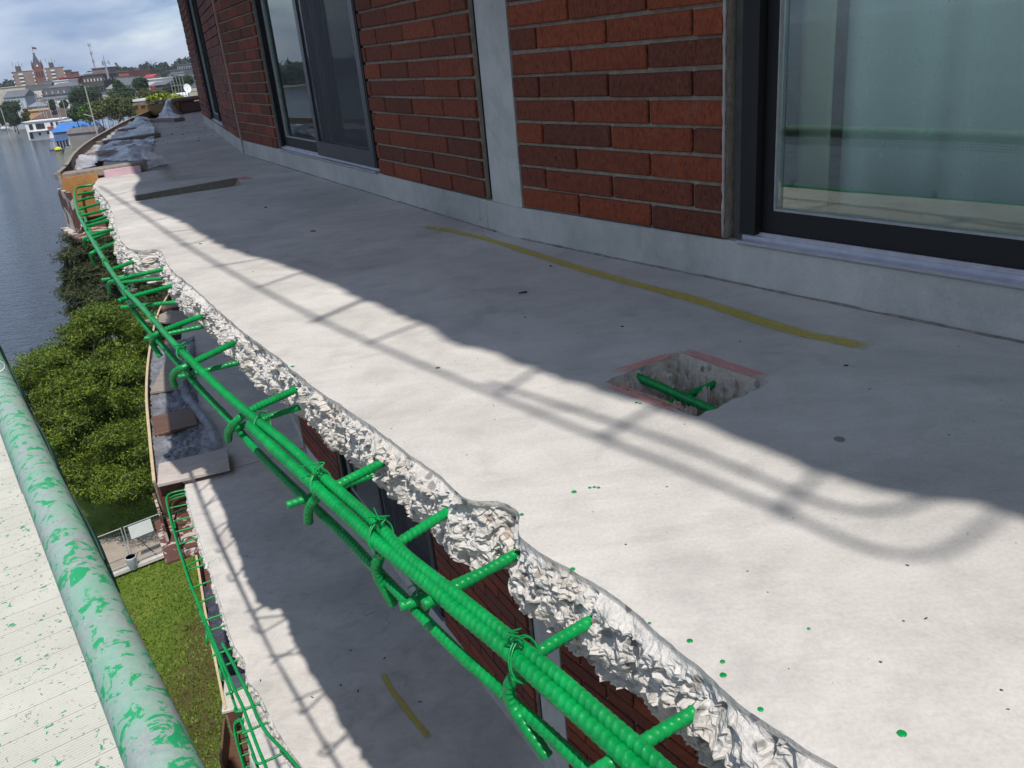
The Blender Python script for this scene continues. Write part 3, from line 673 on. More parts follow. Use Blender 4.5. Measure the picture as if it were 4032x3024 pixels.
for i, (X, Y) in enumerate([(765,470),(920,740),(1100,990),(1340,1230),(700,330)]): tie(CAGE, c2(X, Y, ZT), T1[10]-T1[9], 0.011, 0.02, 20+i)

# bars crossing inside the broken-out patch and the slot
XR = thing('crossed_rebar', 'two crossed dark green bars inside the diamond shaped floor hole', 'rebar', (0.3, 1.42, -0.06))
zz = -0.016; a, b = gp(575, 525, zz), gp(1120, 765, zz); bar(XR, [into(a, b, .03), a, b, into(b, a, .05)], 0.0085, True, 'reinforcing_bar', 0.0095, 10)
zz = -0.032; a, b = gp(1140, 570, zz), gp(800, 720, zz); bar(XR, [into(a, b, .03), a, b, into(b, a, .05)], 0.0075, True, 'reinforcing_bar', 0.0095, 10)
SR = thing('slot_rebar', 'thin green bars showing in the long narrow floor slot', 'rebar', (-1.75, 4.85, -0.08))
zz = -0.03; a, b = cs(975, 1112, zz), cs(1620, 1004, zz); bar(SR, [into(a, b, .04), a, b], 0.009, True, 'reinforcing_bar', 0.014, 8)
for x, y, x2, y2 in ((1150, 1065, 1195, 1095), (1775, 960, 1835, 985)):
    a, b = cs(x, y, -.04), cs(x2, y2, -.04); bar(SR, [into(a, b, .10), a, b, into(b, a, .03)], 0.010, False, 'reinforcing_bar')

# cage of the storey below
Z1 = -STOREY; c7 = crop(600, 1800, 2.765); c8 = crop(700, 2300, 2.212)
CAGE1 = thing('rebar_cage', 'green rebar cage along the balcony edge one storey down with a loose bent bar', 'rebar', (-1.6, 3.6, Z1-0.06))
zt = Z1-0.03
L1 = [c7(*p, zt) for p in [(380,350),(210,390),(155,440),(170,560),(215,750),(270,940),(330,1130),(380,1290),(440,1450)]]+[c8(*p, zt) for p in [(190,190),(260,370),(350,590),(430,770),(510,950),(570,1080),(640,1270),(700,1430),(775,1610)]]
L1.append(L1[-1]+(L1[-1]-L1[-2])*3); bar(CAGE1, L1, 0.0088, False, 'longitudinal_bar')
L2 = [c8(*p, zt-0.012) for p in [(250,400),(330,590),(400,770),(470,950)]]; bar(CAGE1, L2, 0.0088, False, 'longitudinal_bar')
L3 = [c7(*p, zt-0.09) for p in [(375,410),(230,460),(190,510),(200,640),(245,800),(300,1000),(365,1200),(430,1400)]]+[c8(*p, zt-0.09) for p in [(215,300),(300,500),(400,760),(480,1000),(560,1220),(640,1430),(700,1610)]]
bar(CAGE1, L3, 0.0078, False, 'longitudinal_bar')
LB = [c8(*p, zt+0.02) for p in [(385,515),(460,650),(540,810),(640,1020),(700,1170),(790,1310),(930,1460),(1060,1610)]]; LB.append(LB[-1]+(LB[-1]-LB[-2])*1.5)
bar(CAGE1, LB, 0.0092, False, 'bent_bar')
for q in [((345,520),(188,556)),((403,655),(260,690),(238,720),(250,770)),((415,770),(250,815)),((480,885),(290,950)),((555,1095),(362,1190)),((600,1165),(420,1215),(390,1245)),((640,1345),(440,1420),(388,1435)),((710,1500),(500,1590),(470,1600)),((380,385),(240,420),(190,450))]:
    P = [c7(X, Y, zt-0.017) for X, Y in q]; bar(CAGE1, [into(P[0], P[1])]+P, 0.0072, True, 'cross_bar', 0.014, 8)
for q in [((395,260),(200,330)),((428,355),(290,402)),((482,555),(295,628)),((538,655),(420,705)),((612,880),(418,962)),((745,1020),(580,1095),(510,1112),(498,1080)),((770,1210),(560,1300)),((985,1440),(760,1545),(690,1558),(648,1480))]:
    P = [c8(X, Y, zt-0.017) for X, Y in q]; bar(CAGE1, [into(P[0], P[1])]+P, 0.0075, True, 'cross_bar', 0.013, 8)
for q in [((248,435),(258,530)),((360,730),(385,840))]:
    P = [c8(X, Y, zt-0.03-0.06*i) for i, (X, Y) in enumerate(q)]; bar(CAGE1, P, 0.0072, False, 'hook_end')

# cage two storeys down
Z2 = -2*STOREY; CAGE2 = thing('rebar_cage', 'small green rebar cage two storeys down beside the brown form ply', 'rebar', (-2.4, 5.2, Z2))
for dz, sh in ((-0.03, 0), (-0.10, 14)):
    P = [c8(X+sh, Y+sh*0.6, Z2+dz) for X, Y in [(625,1150),(540,1180),(497,1200),(490,1260),(512,1380),(545,1500),(580,1620)]]; P.append(P[-1]+(P[-1]-P[-2])*8)
    bar(CAGE2, P, 0.0088, False, 'longitudinal_bar')
for k in range(9):
    a = P[3].lerp(P[-2], 0.1+0.28*k); bar(CAGE2, [a+Vector((-0.02, 0, 0)), a+Vector((0.24, 0.12, 0)), a+Vector((0.34, 0.17, 0))], 0.0075, False, 'cross_bar')

# cage of the storey above: out of the frame, its shadows lie on our floor
CAGEU = thing('rebar_cage', 'green rebar cage on the balcony edge one storey up, seen only by its shadow', 'rebar', (0.2, 0.6, STOREY))
zu = STOREY-0.05
def up(x, y, z=zu): q = Dp(x, y).xy + SHV*z; return Vector((q.x, q.y, z))
UA = [up(*p) for p in [(215,402),(250,425),(330,480),(400,528),(520,600),(690,690),(850,762),(1050,845),(1250,928),(1500,1025),(1700,1110),(1830,1168),(1920,1196),(2000,1200),(2065,1180),(2110,1145),(2150,1115),(2185,1070)]]
bar(CAGEU, UA, 0.0075, False, 'longitudinal_bar')
UB = [up(*p) for p in [(1050,825),(1250,888),(1450,955),(1650,1035),(1750,1078),(1830,1100),(1910,1105),(1990,1085),(2040,1050)]]; bar(CAGEU, UB, 0.0075, False, 'longitudinal_bar')
for a, b in [((235,424),(295,410)),((262,440),(330,425)),((285,462),(360,445)),((325,478),(430,455)),((365,502),(470,488)),((400,530),(520,500)),((560,620),(660,585)),((680,692),(800,640)),((800,740),(930,690)),((690,690),(770,655)),((1080,850),(1170,790)),((1310,940),(1425,872)),((1690,1100),(1790,1000)),((470,575),(560,560))]:
    A, B = up(*a), up(*b); t = (A-B).normalized(); bar(CAGEU, [A+t*0.02, B-t*0.15], 0.0065, False, 'cross_bar')
for x, y in ((1310, 945), (1690, 1105), (690, 690), (395, 528)):
    tie(CAGEU, up(x, y), (UA[8]-UA[7]), 0.014, 0.04, x)

# ------------------------------------------------------------------ paint on the floor
def mat_spray(name, col, dens):
    M = Mat(name); t = M.t; a = M.attr('dens'); p = M.pos()
    g = M.noise(p, 55, 5, 0.7); f = M.math('MULTIPLY', M.math('ADD', a, M.math('MULTIPLY', M.math('SUBTRACT', g, 0.5), 0.75)), dens, True)
    f = M.math('MULTIPLY', f, M.math('GREATER_THAN', a, 0.02))
    M.set(col=col, rough=0.8); tr = M.n('ShaderNodeBsdfTransparent'); ms = M.n('ShaderNodeMixShader', {0: f})
    t.links.new(tr.outputs[0], ms.inputs[1]); t.links.new(M.b.outputs[0], ms.inputs[2]); t.links.new(ms.outputs[0], M.out.inputs[0]); return M.m
YEL = mat_spray('yellow_spray', (0.58, 0.45, 0.02), 0.62); PNK = mat_spray('pink_spray', (0.80, 0.27, 0.22), 0.72)
def spray(name, pts, widths, mat, parent, z, edge_dark=False):
    P = catmull(pts, 0.01); n = len(P); vs = []; d = []; fs = []; M_ = 9
    for i, p in enumerate(P):
        t = (P[min(i+1, n-1)]-P[max(i-1, 0)]).normalized(); w = widths[0]+(widths[1]-widths[0])*i/(n-1); w *= 1+0.2*noise.noise(p*6)
        endf = min(1, i/4, (n-1-i)/4)
        for k in range(M_):
            s = k/(M_-1)*2-1; vs.append((p.x-t.y*s*w, p.y+t.x*s*w, z))
            prof = max(0, 1-abs(s)**2.2) if not edge_dark else (0.55+0.3*math.exp(-((abs(s)-0.75)/0.15)**2))*(1 if abs(s) < 0.99 else 0)
            d.append(prof*endf)
    for i in range(n-1):
        for k in range(M_-1): fs.append((i*M_+k, i*M_+k+1, (i+1)*M_+k+1, (i+1)*M_+k))
    return np_mesh(name, vs, fs, mat, parent, attr=('dens', d))
spray('paint_line', [Dp(x, y) for x, y in [(912,490),(960,497),(1050,517),(1150,548),(1250,580),(1400,622),(1500,648),(1700,712),(1800,735),(1885,752)]], (0.019, 0.029), YEL, SL0, 0.0015)
spray('paint_line', [c8(X, Y, Z1) for X, Y in [(1780,770),(1850,900),(1950,1040),(2060,1180),(2200,1350)]], (0.02, 0.025), YEL, SL1, Z1+0.0015)
for a, b in (((385,500),(860,352)), ((885,325),(1520,540)), ((335,568),(905,780)), ((860,800),(985,795))):
    A, B = gp(*a), gp(*b); spray('paint_line', [A, A.lerp(B, .33), A.lerp(B, .66), B], (0.015, 0.015), PNK, SL0, 0.0015, True)
A, B = cs(2040, 880), cs(2160, 905); spray('paint_line', [A, A.lerp(B, .5), B], (0.05, 0.04), PNK, SL0, 0.0015)
DROPS = [(946,795,5),(1240,1063,6),(1274,1054,4),(1284,1053,4),(1293,1054,4),(1375,870,4),(1383,872,3),(1237,1230,6),(1403,1347,4),(1490,1385,7),(1561,1430,6),(1562,1459,8),(1643,1533,7),(1747,1359,4),(1948,1585,11),(632,792,4),(1127,1112,5)]
for x, y, r in DROPS:
    p = Dp(x, y); q = Dp(x+r, y); rr = (q-p).length; m = MB(); n = 14
    ring = [(p.x+rr*s*math.cos(2*math.pi*i/n)*(1+0.12*noise.noise(Vector((i*2.1, x, y)))), p.y+rr*s*math.sin(2*math.pi*i/n)*(1+0.12*noise.noise(Vector((i*2.1, x, y)))), zz) for s, zz in ((1, 0.0007), (0.85, 0.0012), (0.4, 0.0016)) for i in range(n)]
    fs = [(k*n+i, k*n+(i+1) % n, (k+1)*n+(i+1) % n, (k+1)*n+i) for k in range(2) for i in range(n)]+[tuple(2*n+i for i in range(n))]
    m.add(ring, fs); m.build('paint_drop', GREEN, SL0, True)
# crumbs, twigs and leaf scraps lying on the floors
DEB = simple('dark_debris', (0.035, 0.03, 0.025), 0.9, 0.5, 50); CRUMB = simple('concrete_crumb', (0.34, 0.33, 0.31), 0.95, 0.3, 60)
def scrap(parent, p, L_, w, h, a, mat, nm):
    m = MB(); R = rotz(a)
    pts = [Vector((-L_, -w*.6, 0)), Vector((L_*.7, -w, 0)), Vector((L_, w*.5, 0)), Vector((-L_*.5, w, 0)), Vector((-L_*.7, -w*.4, h)), Vector((L_*.5, -w*.5, h*.8)), Vector((L_*.7, w*.3, h)), Vector((-L_*.3, w*.6, h*.7))]
    m.add([p+R@q for q in pts], [(3,2,1,0),(4,5,6,7),(0,1,5,4),(1,2,6,5),(2,3,7,6),(3,0,4,7)]); m.build(nm, mat, parent)
rnd = random.Random(4)
for i in range(110):
    x = rnd.uniform(350, 2200); y = rnd.uniform(300, 1640); p = Dp(x, y); sz = (.45 if y > 900 else 1)
    t = (p.xy-EDGE0[0]); f1 = (p.xy-F1.a).dot(F1.n); f2 = (p.xy-F2.a).dot(F2.n)
    if max(f1, f2) > -0.02 or y < 330: continue
    e = min((p.xy-q).length for q in EDGE_MAIN)
    if y > 440+0.70*(x-235) + 0 and e < 0.25: continue
    if not inpoly((p.x, p.y), [tuple(q) for q in EDGE0]+[tuple(q) for q in WALLPL]): continue
    p.z = 0.0006; s = rnd.choice([0.0015, 0.002, 0.003, 0.005])*(0.7 if p.y < 2 else 1.5)*sz
    scrap(SL0, p, s*rnd.uniform(.8, 2.0), s*rnd.uniform(.4, .9), s*.5, rnd.uniform(0, 6), DEB if rnd.random() < .7 else CRUMB, 'debris_scrap')
for i in range(60):                     # leaf litter farther along, by the joint
    p = cs(rnd.gauss(1500, 170), rnd.gauss(330, 70)); s = rnd.uniform(.004, .016); p.z = .001
    if inpoly((p.x, p.y), [tuple(q) for q in EDGE0]+[tuple(q) for q in WALLPL]): scrap(SL0, p, s, s*.5, s*.3, rnd.uniform(0, 6), DEB, 'debris_scrap')
for X, Y in [(1505,575),(1800,645),(1570,930),(2110,1025),(1170,985),(720,840),(1420,880)]:
    p = c8(X, Y, Z1+.0008); scrap(SL1, p, .012, .004, .003, rnd.uniform(0, 6), DEB, 'debris_scrap')
# bolt plug in the floor
p = gp(2035, 980); m = MB(); m.tube([p+Vector((0, 0, -.004)), p+Vector((0, 0, .002))], [.009, .008], 14); m.build('floor_plug', simple('plug_grey', (.2, .19, .175), .9), SL0)

# floor joints cut across the balcony
def joint(parent, a, b, z):
    t = (b-a).normalized(); n = Vector((-t.y, t.x, 0))*0.004; m = MB(); m.add([a-n, a+n, b+n, b-n], [(0, 1, 2, 3)])
    for v in range(4): m.v[v] = (m.v[v][0], m.v[v][1], z)
    m.build('floor_joint', JOINTM, parent)
JOINTM = simple('joint_dark', (0.06, 0.057, 0.05), 0.95, .3, 40)
joint(SL0, cs(2095, 612), cs(1090, 775), 0.0012); joint(SL1, c5(742, 485, Z1), c5(190, 645, Z1), Z1+.0012)

# ------------------------------------------------------------------ formwork and poly sheet
def sheet(name, P00, P10, P11, P01, nu, nv, amp, freq, mat, label, seed=0, group=None, lift=None, base=0.004):
    vs = []; fs = []
    for j in range(nv+1):
        for i in range(nu+1):
            u, v = i/nu, j/nv; p = P00*(1-u)*(1-v)+P10*u*(1-v)+P11*u*v+P01*(1-u)*v
            q = Vector((p.x*freq, p.y*freq, seed)); w = abs(noise.turbulence(q, 4, False))*amp
            if lift: w += lift(u, v)
            ex = noise.noise_vector(q*1.7)*0.05
            vs.append((p.x+ex.x*(0.4 if 0 < u < 1 else .7), p.y+ex.y*(0.4 if 0 < v < 1 else .7), p.z+base+w))
    for j in range(nv):
        for i in range(nu): fs.append((j*(nu+1)+i, j*(nu+1)+i+1, (j+1)*(nu+1)+i+1, (j+1)*(nu+1)+i))
    o = np_mesh(name, vs, fs, mat, None, False); tag(o, label, 'plastic sheet', group); return o
def plank(name, a, b, w, h, mat, label, cat='plank', group=None, side=1):
    """board from a to b (points on its top face centreline)"""
    d = Vector((b.x-a.x, b.y-a.y, 0)); L_ = d.length; R = Matrix.Rotation(math.atan2(d.y, d.x), 3, 'Z'); c = (a+b)/2
    bm = bmesh.new(); bmesh.ops.create_cube(bm, size=1)
    for v in bm.verts: v.co = Vector((v.co.x*L_, v.co.y*w, v.co.z*h))
    bmesh.ops.bevel(bm, geom=list(bm.edges), offset=0.003, segments=1, affect='EDGES')
    for v in bm.verts: v.co = R @ v.co + Vector((c.x, c.y, c.z-h/2))
    me = bpy.data.meshes.new(name); bm.to_mesh(me); bm.free(); me.materials.append(mat); o = put(name, me); tag(o, label, cat, group); return o
def formwork(zb, brd, near_in, near_out, label, mats, soff_len, dark=False, ztop=0.06, dep=0.26):
    R = thing('edge_formwork', label, 'formwork', (near_out.x, near_out.y, zb-dep))
    pts = [near_out.xy]+[p for p in brd if p.y > near_out.y+0.25]; pts = [p.xy for p in catmull([Vector((p.x, p.y, 0)) for p in pts], 0.12)]
    inner = ofs(pts, -0.022)
    m = MB(); n = len(pts); vs = []
    for a, b in zip(pts, inner): vs += [(a.x, a.y, zb-dep), (b.x, b.y, zb-dep), (b.x, b.y, zb+ztop), (a.x, a.y, zb+ztop)]
    fs = [(i*4+k, i*4+(k+1) % 4, i*4+4+(k+1) % 4, i*4+4+k) for i in range(n-1) for k in range(4)]+[(3, 2, 1, 0), tuple((n-1)*4+k for k in range(4))]
    m.add(vs, fs); m.build('side_board', mats[0], R)
    m = MB(); vs = []
    for a, b in zip(pts, inner): q = b*0.55+a*0.45; vs += [(a.x-.004, a.y, zb+ztop+.001), (b.x, b.y, zb+ztop+.001), (b.x, b.y, zb+ztop+.02), (a.x-.004, a.y, zb+ztop+.02)]
    m.add(vs, fs); m.build('top_batten', mats[1], R)
    # soffit panel carried under the slab edge
    m = MB(); inn = ofs(pts, -0.42); poly = pts[1:]+list(reversed(inn[1:]))
    m.prism([tuple(p) for p in reversed(poly)], zb-dep-0.02, zb-dep-0.001); m.build('soffit_panel', mats[2], R)
    d = (near_in-near_out); d.z = 0; t = Vector((d.y, -d.x, 0)).normalized()
    if t.y > 0: t = -t
    m = MB(); L_ = d.length; ang = math.atan2(d.y, d.x); c = (near_in+near_out)/2
    m.box((c.x, c.y, zb+ztop-0.02-(dep+ztop-0.04)/2), L_-0.03, 0.02, dep+ztop-0.04, ang); m.build('end_panel', mats[3], R)
    # loose soffit ply continuing under the open cage
    m = MB(); c2_ = c+t*(soff_len/2+0.012); m.box((c2_.x-0.02, c2_.y, zb-dep-0.03), L_+0.12, soff_len, 0.018, ang); m.build('soffit_panel', mats[4], R)
    m = MB(); cc = c+t*(soff_len*.3+0.012)-d.normalized()*(L_/2+.02); m.box((cc.x, cc.y, zb-dep/2-0.02), 0.02, soff_len*.6, dep-0.005, ang); m.build('side_board', mats[4], R)
    return R, pts, inner
ni, no = Vector((-2.69, 5.92, 0)), Vector((-2.90, 5.77, 0))
FW0, fpts, finn = formwork(0.0, BOARD, ni, no, 'timber edge formwork with orange ply end panel at the far end of our floor', [LUMBER, LUMBER, PLYRED, PLY, FORMDIRT], 0.62)
_d = (ni-no).normalized(); c = ni+_d*.15; m = MB(); m.box((c.x, c.y, 0.024), 0.24, 0.035, 0.046, math.atan2(_d.y, _d.x)); o = m.build('foam_strip', PINK); tag(o, 'pink foam strip against the plank at the end of our floor', 'foam strip')
UPI, UPO = Vector((-2.50, 5.36, STOREY)), Vector((-2.76, 5.22, STOREY))
formwork(STOREY, BOARD, UPI, UPO, 'timber edge formwork one storey up, shading the poly sheets', [LUMBER, LUMBER, PLYRED, PLY, FORMDIRT], 0.12)
def at(i, k):  # station along the far strip: i metres index along, k lateral towards the wall
    j = min(int(i), len(finn)-2); a, b = finn[j], finn[j+1]; q = a.lerp(b, i-int(i)); t = (b-a).normalized(); q = q+Vector((t.y, -t.x))*k; return Vector((q.x, q.y, 0))
def station(y0):
    for i in range(len(finn)-1):
        if finn[i].y <= y0 <= finn[i+1].y: return i+(y0-finn[i].y)/(finn[i+1].y-finn[i].y)
    return 0.0
_d = (ni-no).normalized(); _bk = Vector((-_d.y, _d.x, 0)); a = no+_bk*.10+_d*.01+Vector((0, 0, .062)); b = ni+_bk*.10+_d*.33+Vector((0, 0, .062)); plank('plank', a, b, 0.17, 0.045, LUMBER, 'thick grey plank lying on the poly sheet beside the orange ply end panel')
PL = [((420,605),(1000,560),'grey plank half buried under wrinkled poly sheet'),((520,490),(1150,395),'grey plank whose end sticks out of the poly sheet'),((640,370),(930,335),'short dark plank across the far poly sheet'),((1040,245),(1400,235),'thin dark board lying on the bare floor near the wooden tray')]
for (X, Y), (X2, Y2), lab in PL:
    a, b = cs(X, Y, 0.045), cs(X2, Y2, 0.045); plank('plank', a, b, 0.16, 0.042, LUMBER, lab)
# poly sheets over the fresh edge
def bump_at(u0, v0, h, r): return lambda u, v: h*math.exp(-(((u-u0)/r)**2+((v-v0)/r)**2))
def sumf(*fs): return lambda u, v: sum(f(u, v) for f in fs)
sheet('poly_sheet', cs(150, 830, .0), cs(470, 780, .0), cs(560, 640, .0), cs(300, 700, .0), 26, 22, 0.03, 7, POLY2, 'bright crumpled clear poly sheet beside the orange ply panel', 1, lift=lambda u, v: 0.03*(1-u)*v)
sheet('poly_sheet', cs(300, 715, .0), cs(1040, 720, .0), cs(1130, 480, .0), cs(420, 540, .0), 46, 40, 0.06, 2.6, POLY2, 'large wrinkled clear poly sheet between two planks', 2, lift=sumf(bump_at(.75, .35, .05, .2), bump_at(.4, .6, .03, .2)))
sheet('poly_sheet', cs(430, 530, .0), cs(1120, 500, .0), cs(1150, 380, .0), cs(640, 400, .0), 40, 30, 0.055, 2.4, POLY2, 'wrinkled clear poly sheet over the farther planks', 3, lift=bump_at(.9, .8, .05, .3))
sheet('poly_sheet', cs(620, 400, .0), cs(1140, 395, .0), cs(1040, 240, .0), cs(900, 250, .0), 36, 34, 0.07, 2.0, POLY2, 'raised tent-like fold of clear poly sheet', 4, lift=bump_at(.75, .45, .10, .3))
sheet('poly_sheet', cs(1150, 262, .0), cs(1400, 250, .0), cs(1440, 160, .0), cs(1240, 200, .0), 26, 24, 0.05, 3, POLY2, 'poly sheet propped up against the wooden tray', 5, lift=lambda u, v: 0.22*math.exp(-((u-.45)/.3)**2)*min(1, v*1.5))
# a flap that stands up on the floor by the first plank
def flap(pts, mat, label, seed=0):
    vs = []; fs = []; n = 14
    A, B, C, Dd = pts
    for j in range(n+1):
        for i in range(n+1):
            u, v = i/n, j/n; p = A*(1-u)*(1-v)+B*u*(1-v)+C*u*v+Dd*(1-u)*v; w = noise.noise_vector(p*7+Vector((seed, 0, 0)))*0.03; vs.append(p+w*(1 if j else 0.2))
    for j in range(n):
        for i in range(n): fs.append((j*(n+1)+i, j*(n+1)+i+1, (j+1)*(n+1)+i+1, (j+1)*(n+1)+i))
    o = np_mesh('poly_sheet', vs, fs, mat, None, True); tag(o, label, 'plastic sheet'); return o
flap([cs(1080, 770, .005), cs(1260, 715, .005), cs(1180, 640, .16), cs(1040, 590, .20)], POLY2, 'upright triangular flap of poly sheet beside a plank end', 1)
flap([cs(860, 640, .01), cs(1060, 690, .01), cs(1130, 520, .10), cs(880, 545, .12)], POLY2, 'folded standing flap of poly sheet in the wrinkled pile', 2)

# wooden tray of boards at the far end
TR = thing('wooden_tray', 'shallow timber tray of weathered boards standing at the far end of the balcony', 'wooden tray', (-5.3, 15.4, 0))
tA, tB = cs(950, 205, 0.02), cs(1425, 175, 0.02)
dv = (tB-tA); dv.z = 0; tn = Vector((-dv.y, dv.x, 0)).normalized(); tn = tn if tn.y > 0 else -tn; ang = math.atan2(dv.y, dv.x)
TW = mat_wood('tray_timber', (0.16, 0.085, 0.03), (0.30, 0.18, 0.07), ang=0.2)
c = (tA+tB)/2; m = MB(); m.box((c.x, c.y, 0.095), dv.length, 0.05, 0.17, ang); m.build('front_board', TW, TR)
for s in (-1, 1):
    cc = c+tn*0.62+dv.normalized()*s*(dv.length/2-.03); m = MB(); m.box((cc.x, cc.y, 0.09), 0.06, 1.19, 0.15, ang); m.build('side_board', LUMBER, TR)
cc = c+tn*0.62; m = MB(); m.box((cc.x, cc.y, 0.03), dv.length-.14, 1.18, 0.05, ang); m.build('base_board', LUMBER, TR)
for k in range(7):
    cc = c+tn*0.6+dv.normalized()*((k-3)*dv.length/7); m = MB(); m.box((cc.x, cc.y, 0.20+0.008*(k % 2)), dv.length/7-.05, 1.3, 0.035, ang+0.06*(k % 3-1)); m.build('top_slat', LUMBER, TR)

# formwork one storey down
ni1, no1 = c7(330, 262, Z1), c7(30, 350, Z1)
brd1 = [Dp(*q).xy for q in ((330,1020,Z1+.06),(322,950,Z1+.06),(315,850,Z1+.06),(322,760,Z1+.06),(340,680,Z1+.06),(362,640,Z1+.06))]
brd1 = [Vector((p.x, p.y)) for p in brd1]+[p for p in BOARD if p.y > 13.5]
FW1, fp1, fi1 = formwork(Z1, brd1, ni1, no1, 'timber edge formwork with red-brown ply one storey down, past the cage end', [LUMBER, PLYEDGE, PLYRED, PLYRED, FORMDIRT], 0.75)
m = MB(); a = c7(335, 265, Z1+.002); b = c7(475, 245, Z1+.002); d = b-a; m.box((a+b)/2+Vector((0, 0, .02)), d.length, .05, .05, math.atan2(d.y, d.x)); o = m.build('foam_strip', PINK); tag(o, 'pink foam block at the end of the formwork one storey down', 'foam strip')
c3 = crop(0, 1300, 2.212)
a, b = c3(1375, 1250, Z1+.07), c3(1990, 1110, Z1+.07); plank('form_board', a, b, 0.42, 0.03, mat_wood('pale_form_board', (.36, .31, .27), (.52, .46, .41), ang=.4), 'wide pale form board at the near end of the formwork one storey down', 'board')
a, b = c3(1330, 830, Z1+.05), c3(1700, 740, Z1+.05); plank('form_board', a, b, 0.50, 0.03, PLYBROWN, 'dark brown form board across the poly sheet one storey down', 'board')
a, b = c3(1380, 390, Z1+.05), c3(1640, 350, Z1+.05); plank('form_board', a, b, 1.1, 0.025, mat_wood('taupe_form_board', (.20, .165, .135), (.32, .27, .225), ang=.4), 'large taupe form board across the poly sheet one storey down', 'board')
a, b = Dp(345, 695, Z1+.05), Dp(400, 672, Z1+.05); plank('form_board', a, b, 0.6, 0.025, LUMBER, 'grey form board farthest along the formwork one storey down', 'board')
a, b = Dp(350, 662, Z1+.08), Dp(395, 655, Z1+.08); plank('plank', a, b, 0.3, 0.05, PLYBROWN, 'stacked brown planks at the far end of the formwork one storey down')
sheet('poly_sheet', c3(1355, 1330, Z1), c3(1930, 1150, Z1), c3(1700, 700, Z1), c3(1320, 800, Z1), 60, 60, 0.05, 9, POLY, 'shiny crumpled poly sheet beside the brown form board one storey down', 7)
sheet('poly_sheet', c3(1330, 850, Z1), c3(1720, 720, Z1), c3(1690, 60, Z1), c3(1300, 160, Z1), 60, 80, 0.05, 7, POLY, 'poly sheet running under the taupe form board one storey down', 8)
sheet('dark_underlay', c3(1345, 1340, Z1), c3(1760, 1230, Z1), c3(1690, 60, Z1), c3(1300, 160, Z1), 30, 50, 0.012, 9, POLYD, 'dark sheet added to darken the clear poly one storey down', 17, base=0.002)  # added sheet that darkens what shows through the clear poly
def roll(pts, r, mat, label):
    P = catmull(pts, 0.05); m = MB(); m.tube(P, [r*(0.75+0.45*abs(noise.noise(p*3.3))) for p in P], 9); o = m.build('poly_roll', mat, None, True); tag(o, label, 'plastic sheet')
roll([c3(1890, 1010, Z1+.03), c3(1830, 850, Z1+.05), c3(1720, 700, Z1+.05), c3(1620, 560, Z1+.05), c3(1600, 420, Z1+.05), c3(1660, 150, Z1+.05)], 0.055, POLY, 'rolled edge of poly sheet along the inside of the formwork one storey down')
flap([c7(500, 215, Z1+.004), c7(780, 190, Z1+.004), c7(785, 115, Z1+.03), c7(490, 180, Z1+.02)], POLY, 'strip of clear poly sheet hanging off the wide pale form board', 3)

# formwork two storeys down
c4 = crop(0, 2000, 1.62)
no2, ni2 = c8(418, 1140, Z2), c8(620, 1090, Z2)
brd2 = [Vector(c8(X, Y, Z2).xy) for X, Y in ((395, 1000), (350, 800), (300, 560), (250, 320), (215, 100))]; brd2 = [p for p in brd2]+[brd2[-1]+(brd2[-1]-brd2[-2])*2]
FW2, fp2, fi2 = formwork(Z2, brd2, ni2, no2, 'timber edge formwork with dark poly two storeys down', [LUMBER, PLYEDGE, PLYRED, PLYRED, PLYBROWN], 0.9, dep=0.24)
a, b = c8(395, 960, Z2+.06), c8(640, 900, Z2+.06); plank('form_board', a, b, 0.5, 0.03, mat_wood('cream_form_board', (.42, .38, .33), (.56, .52, .46), ang=.4), 'pale form board over the dark poly two storeys down', 'board')
sheet('poly_sheet', c8(380, 850, Z2), c8(620, 850, Z2), c8(480, 100, Z2), c8(215, 20, Z2), 40, 60, 0.07, 5, POLYD, 'dark blue crumpled poly sheet two storeys down', 9)

# ------------------------------------------------------------------ suspended work platform
ST = thing('swing_stage', 'suspended work platform with white ribbed deck and paint-spattered galvanised rail', 'work platform', (-0.5, 0.8, -0.87))
sd_ = Vector((-0.2773, 0.4104, 0)).normalized(); sn = Vector((sd_.y, -sd_.x, 0)); sn = sn if sn.x > 0 else -sn     # sn points to the building
rp0 = Vector((-0.294, 0.486, 0.131)); ZD = -0.87
def mat_rail():
    M = Mat('galvanised_spattered'); p = M.pos(); f = M.noise(p, 48, 5, 0.66, 0.9); g = M.noise(p, 130, 4, 0.65); b = M.noise(p, 13, 6, 0.65)
    k = M.ramp(M.math('ADD', M.math('MULTIPLY', f, .7), M.math('MULTIPLY', g, .3)), [(0.525, 0.0), (0.56, 1.0)]); k2 = M.math('MULTIPLY', M.ramp(b, [(0.38, 0.05), (0.6, 0.80)]), 1.0)
    base = M.mix(0.6, M.ramp(b, [(0.3, (0.27, 0.29, 0.28)), (0.7, (0.44, 0.46, 0.44))]), M.ramp(g, [(0.3, 0.66), (0.65, 1.12)]), 'MULTIPLY')
    base = M.mix(k2, base, (0.16, 0.36, 0.25)); a = M.mix(k, base, (0.012, 0.30, 0.11))
    M.set(col=a, rough=0.62, metal=0.05); M.bump(M.math('ADD', f, M.math('MULTIPLY', g, .4)), 0.25, 0.004); return M.m
m = MB(); m.tube([rp0+sd_*t for t in (-1.6, -.6, 0, .6, 1.4, 3.2)], 0.0245, 40); m.build('top_rail', mat_rail(), ST, True)
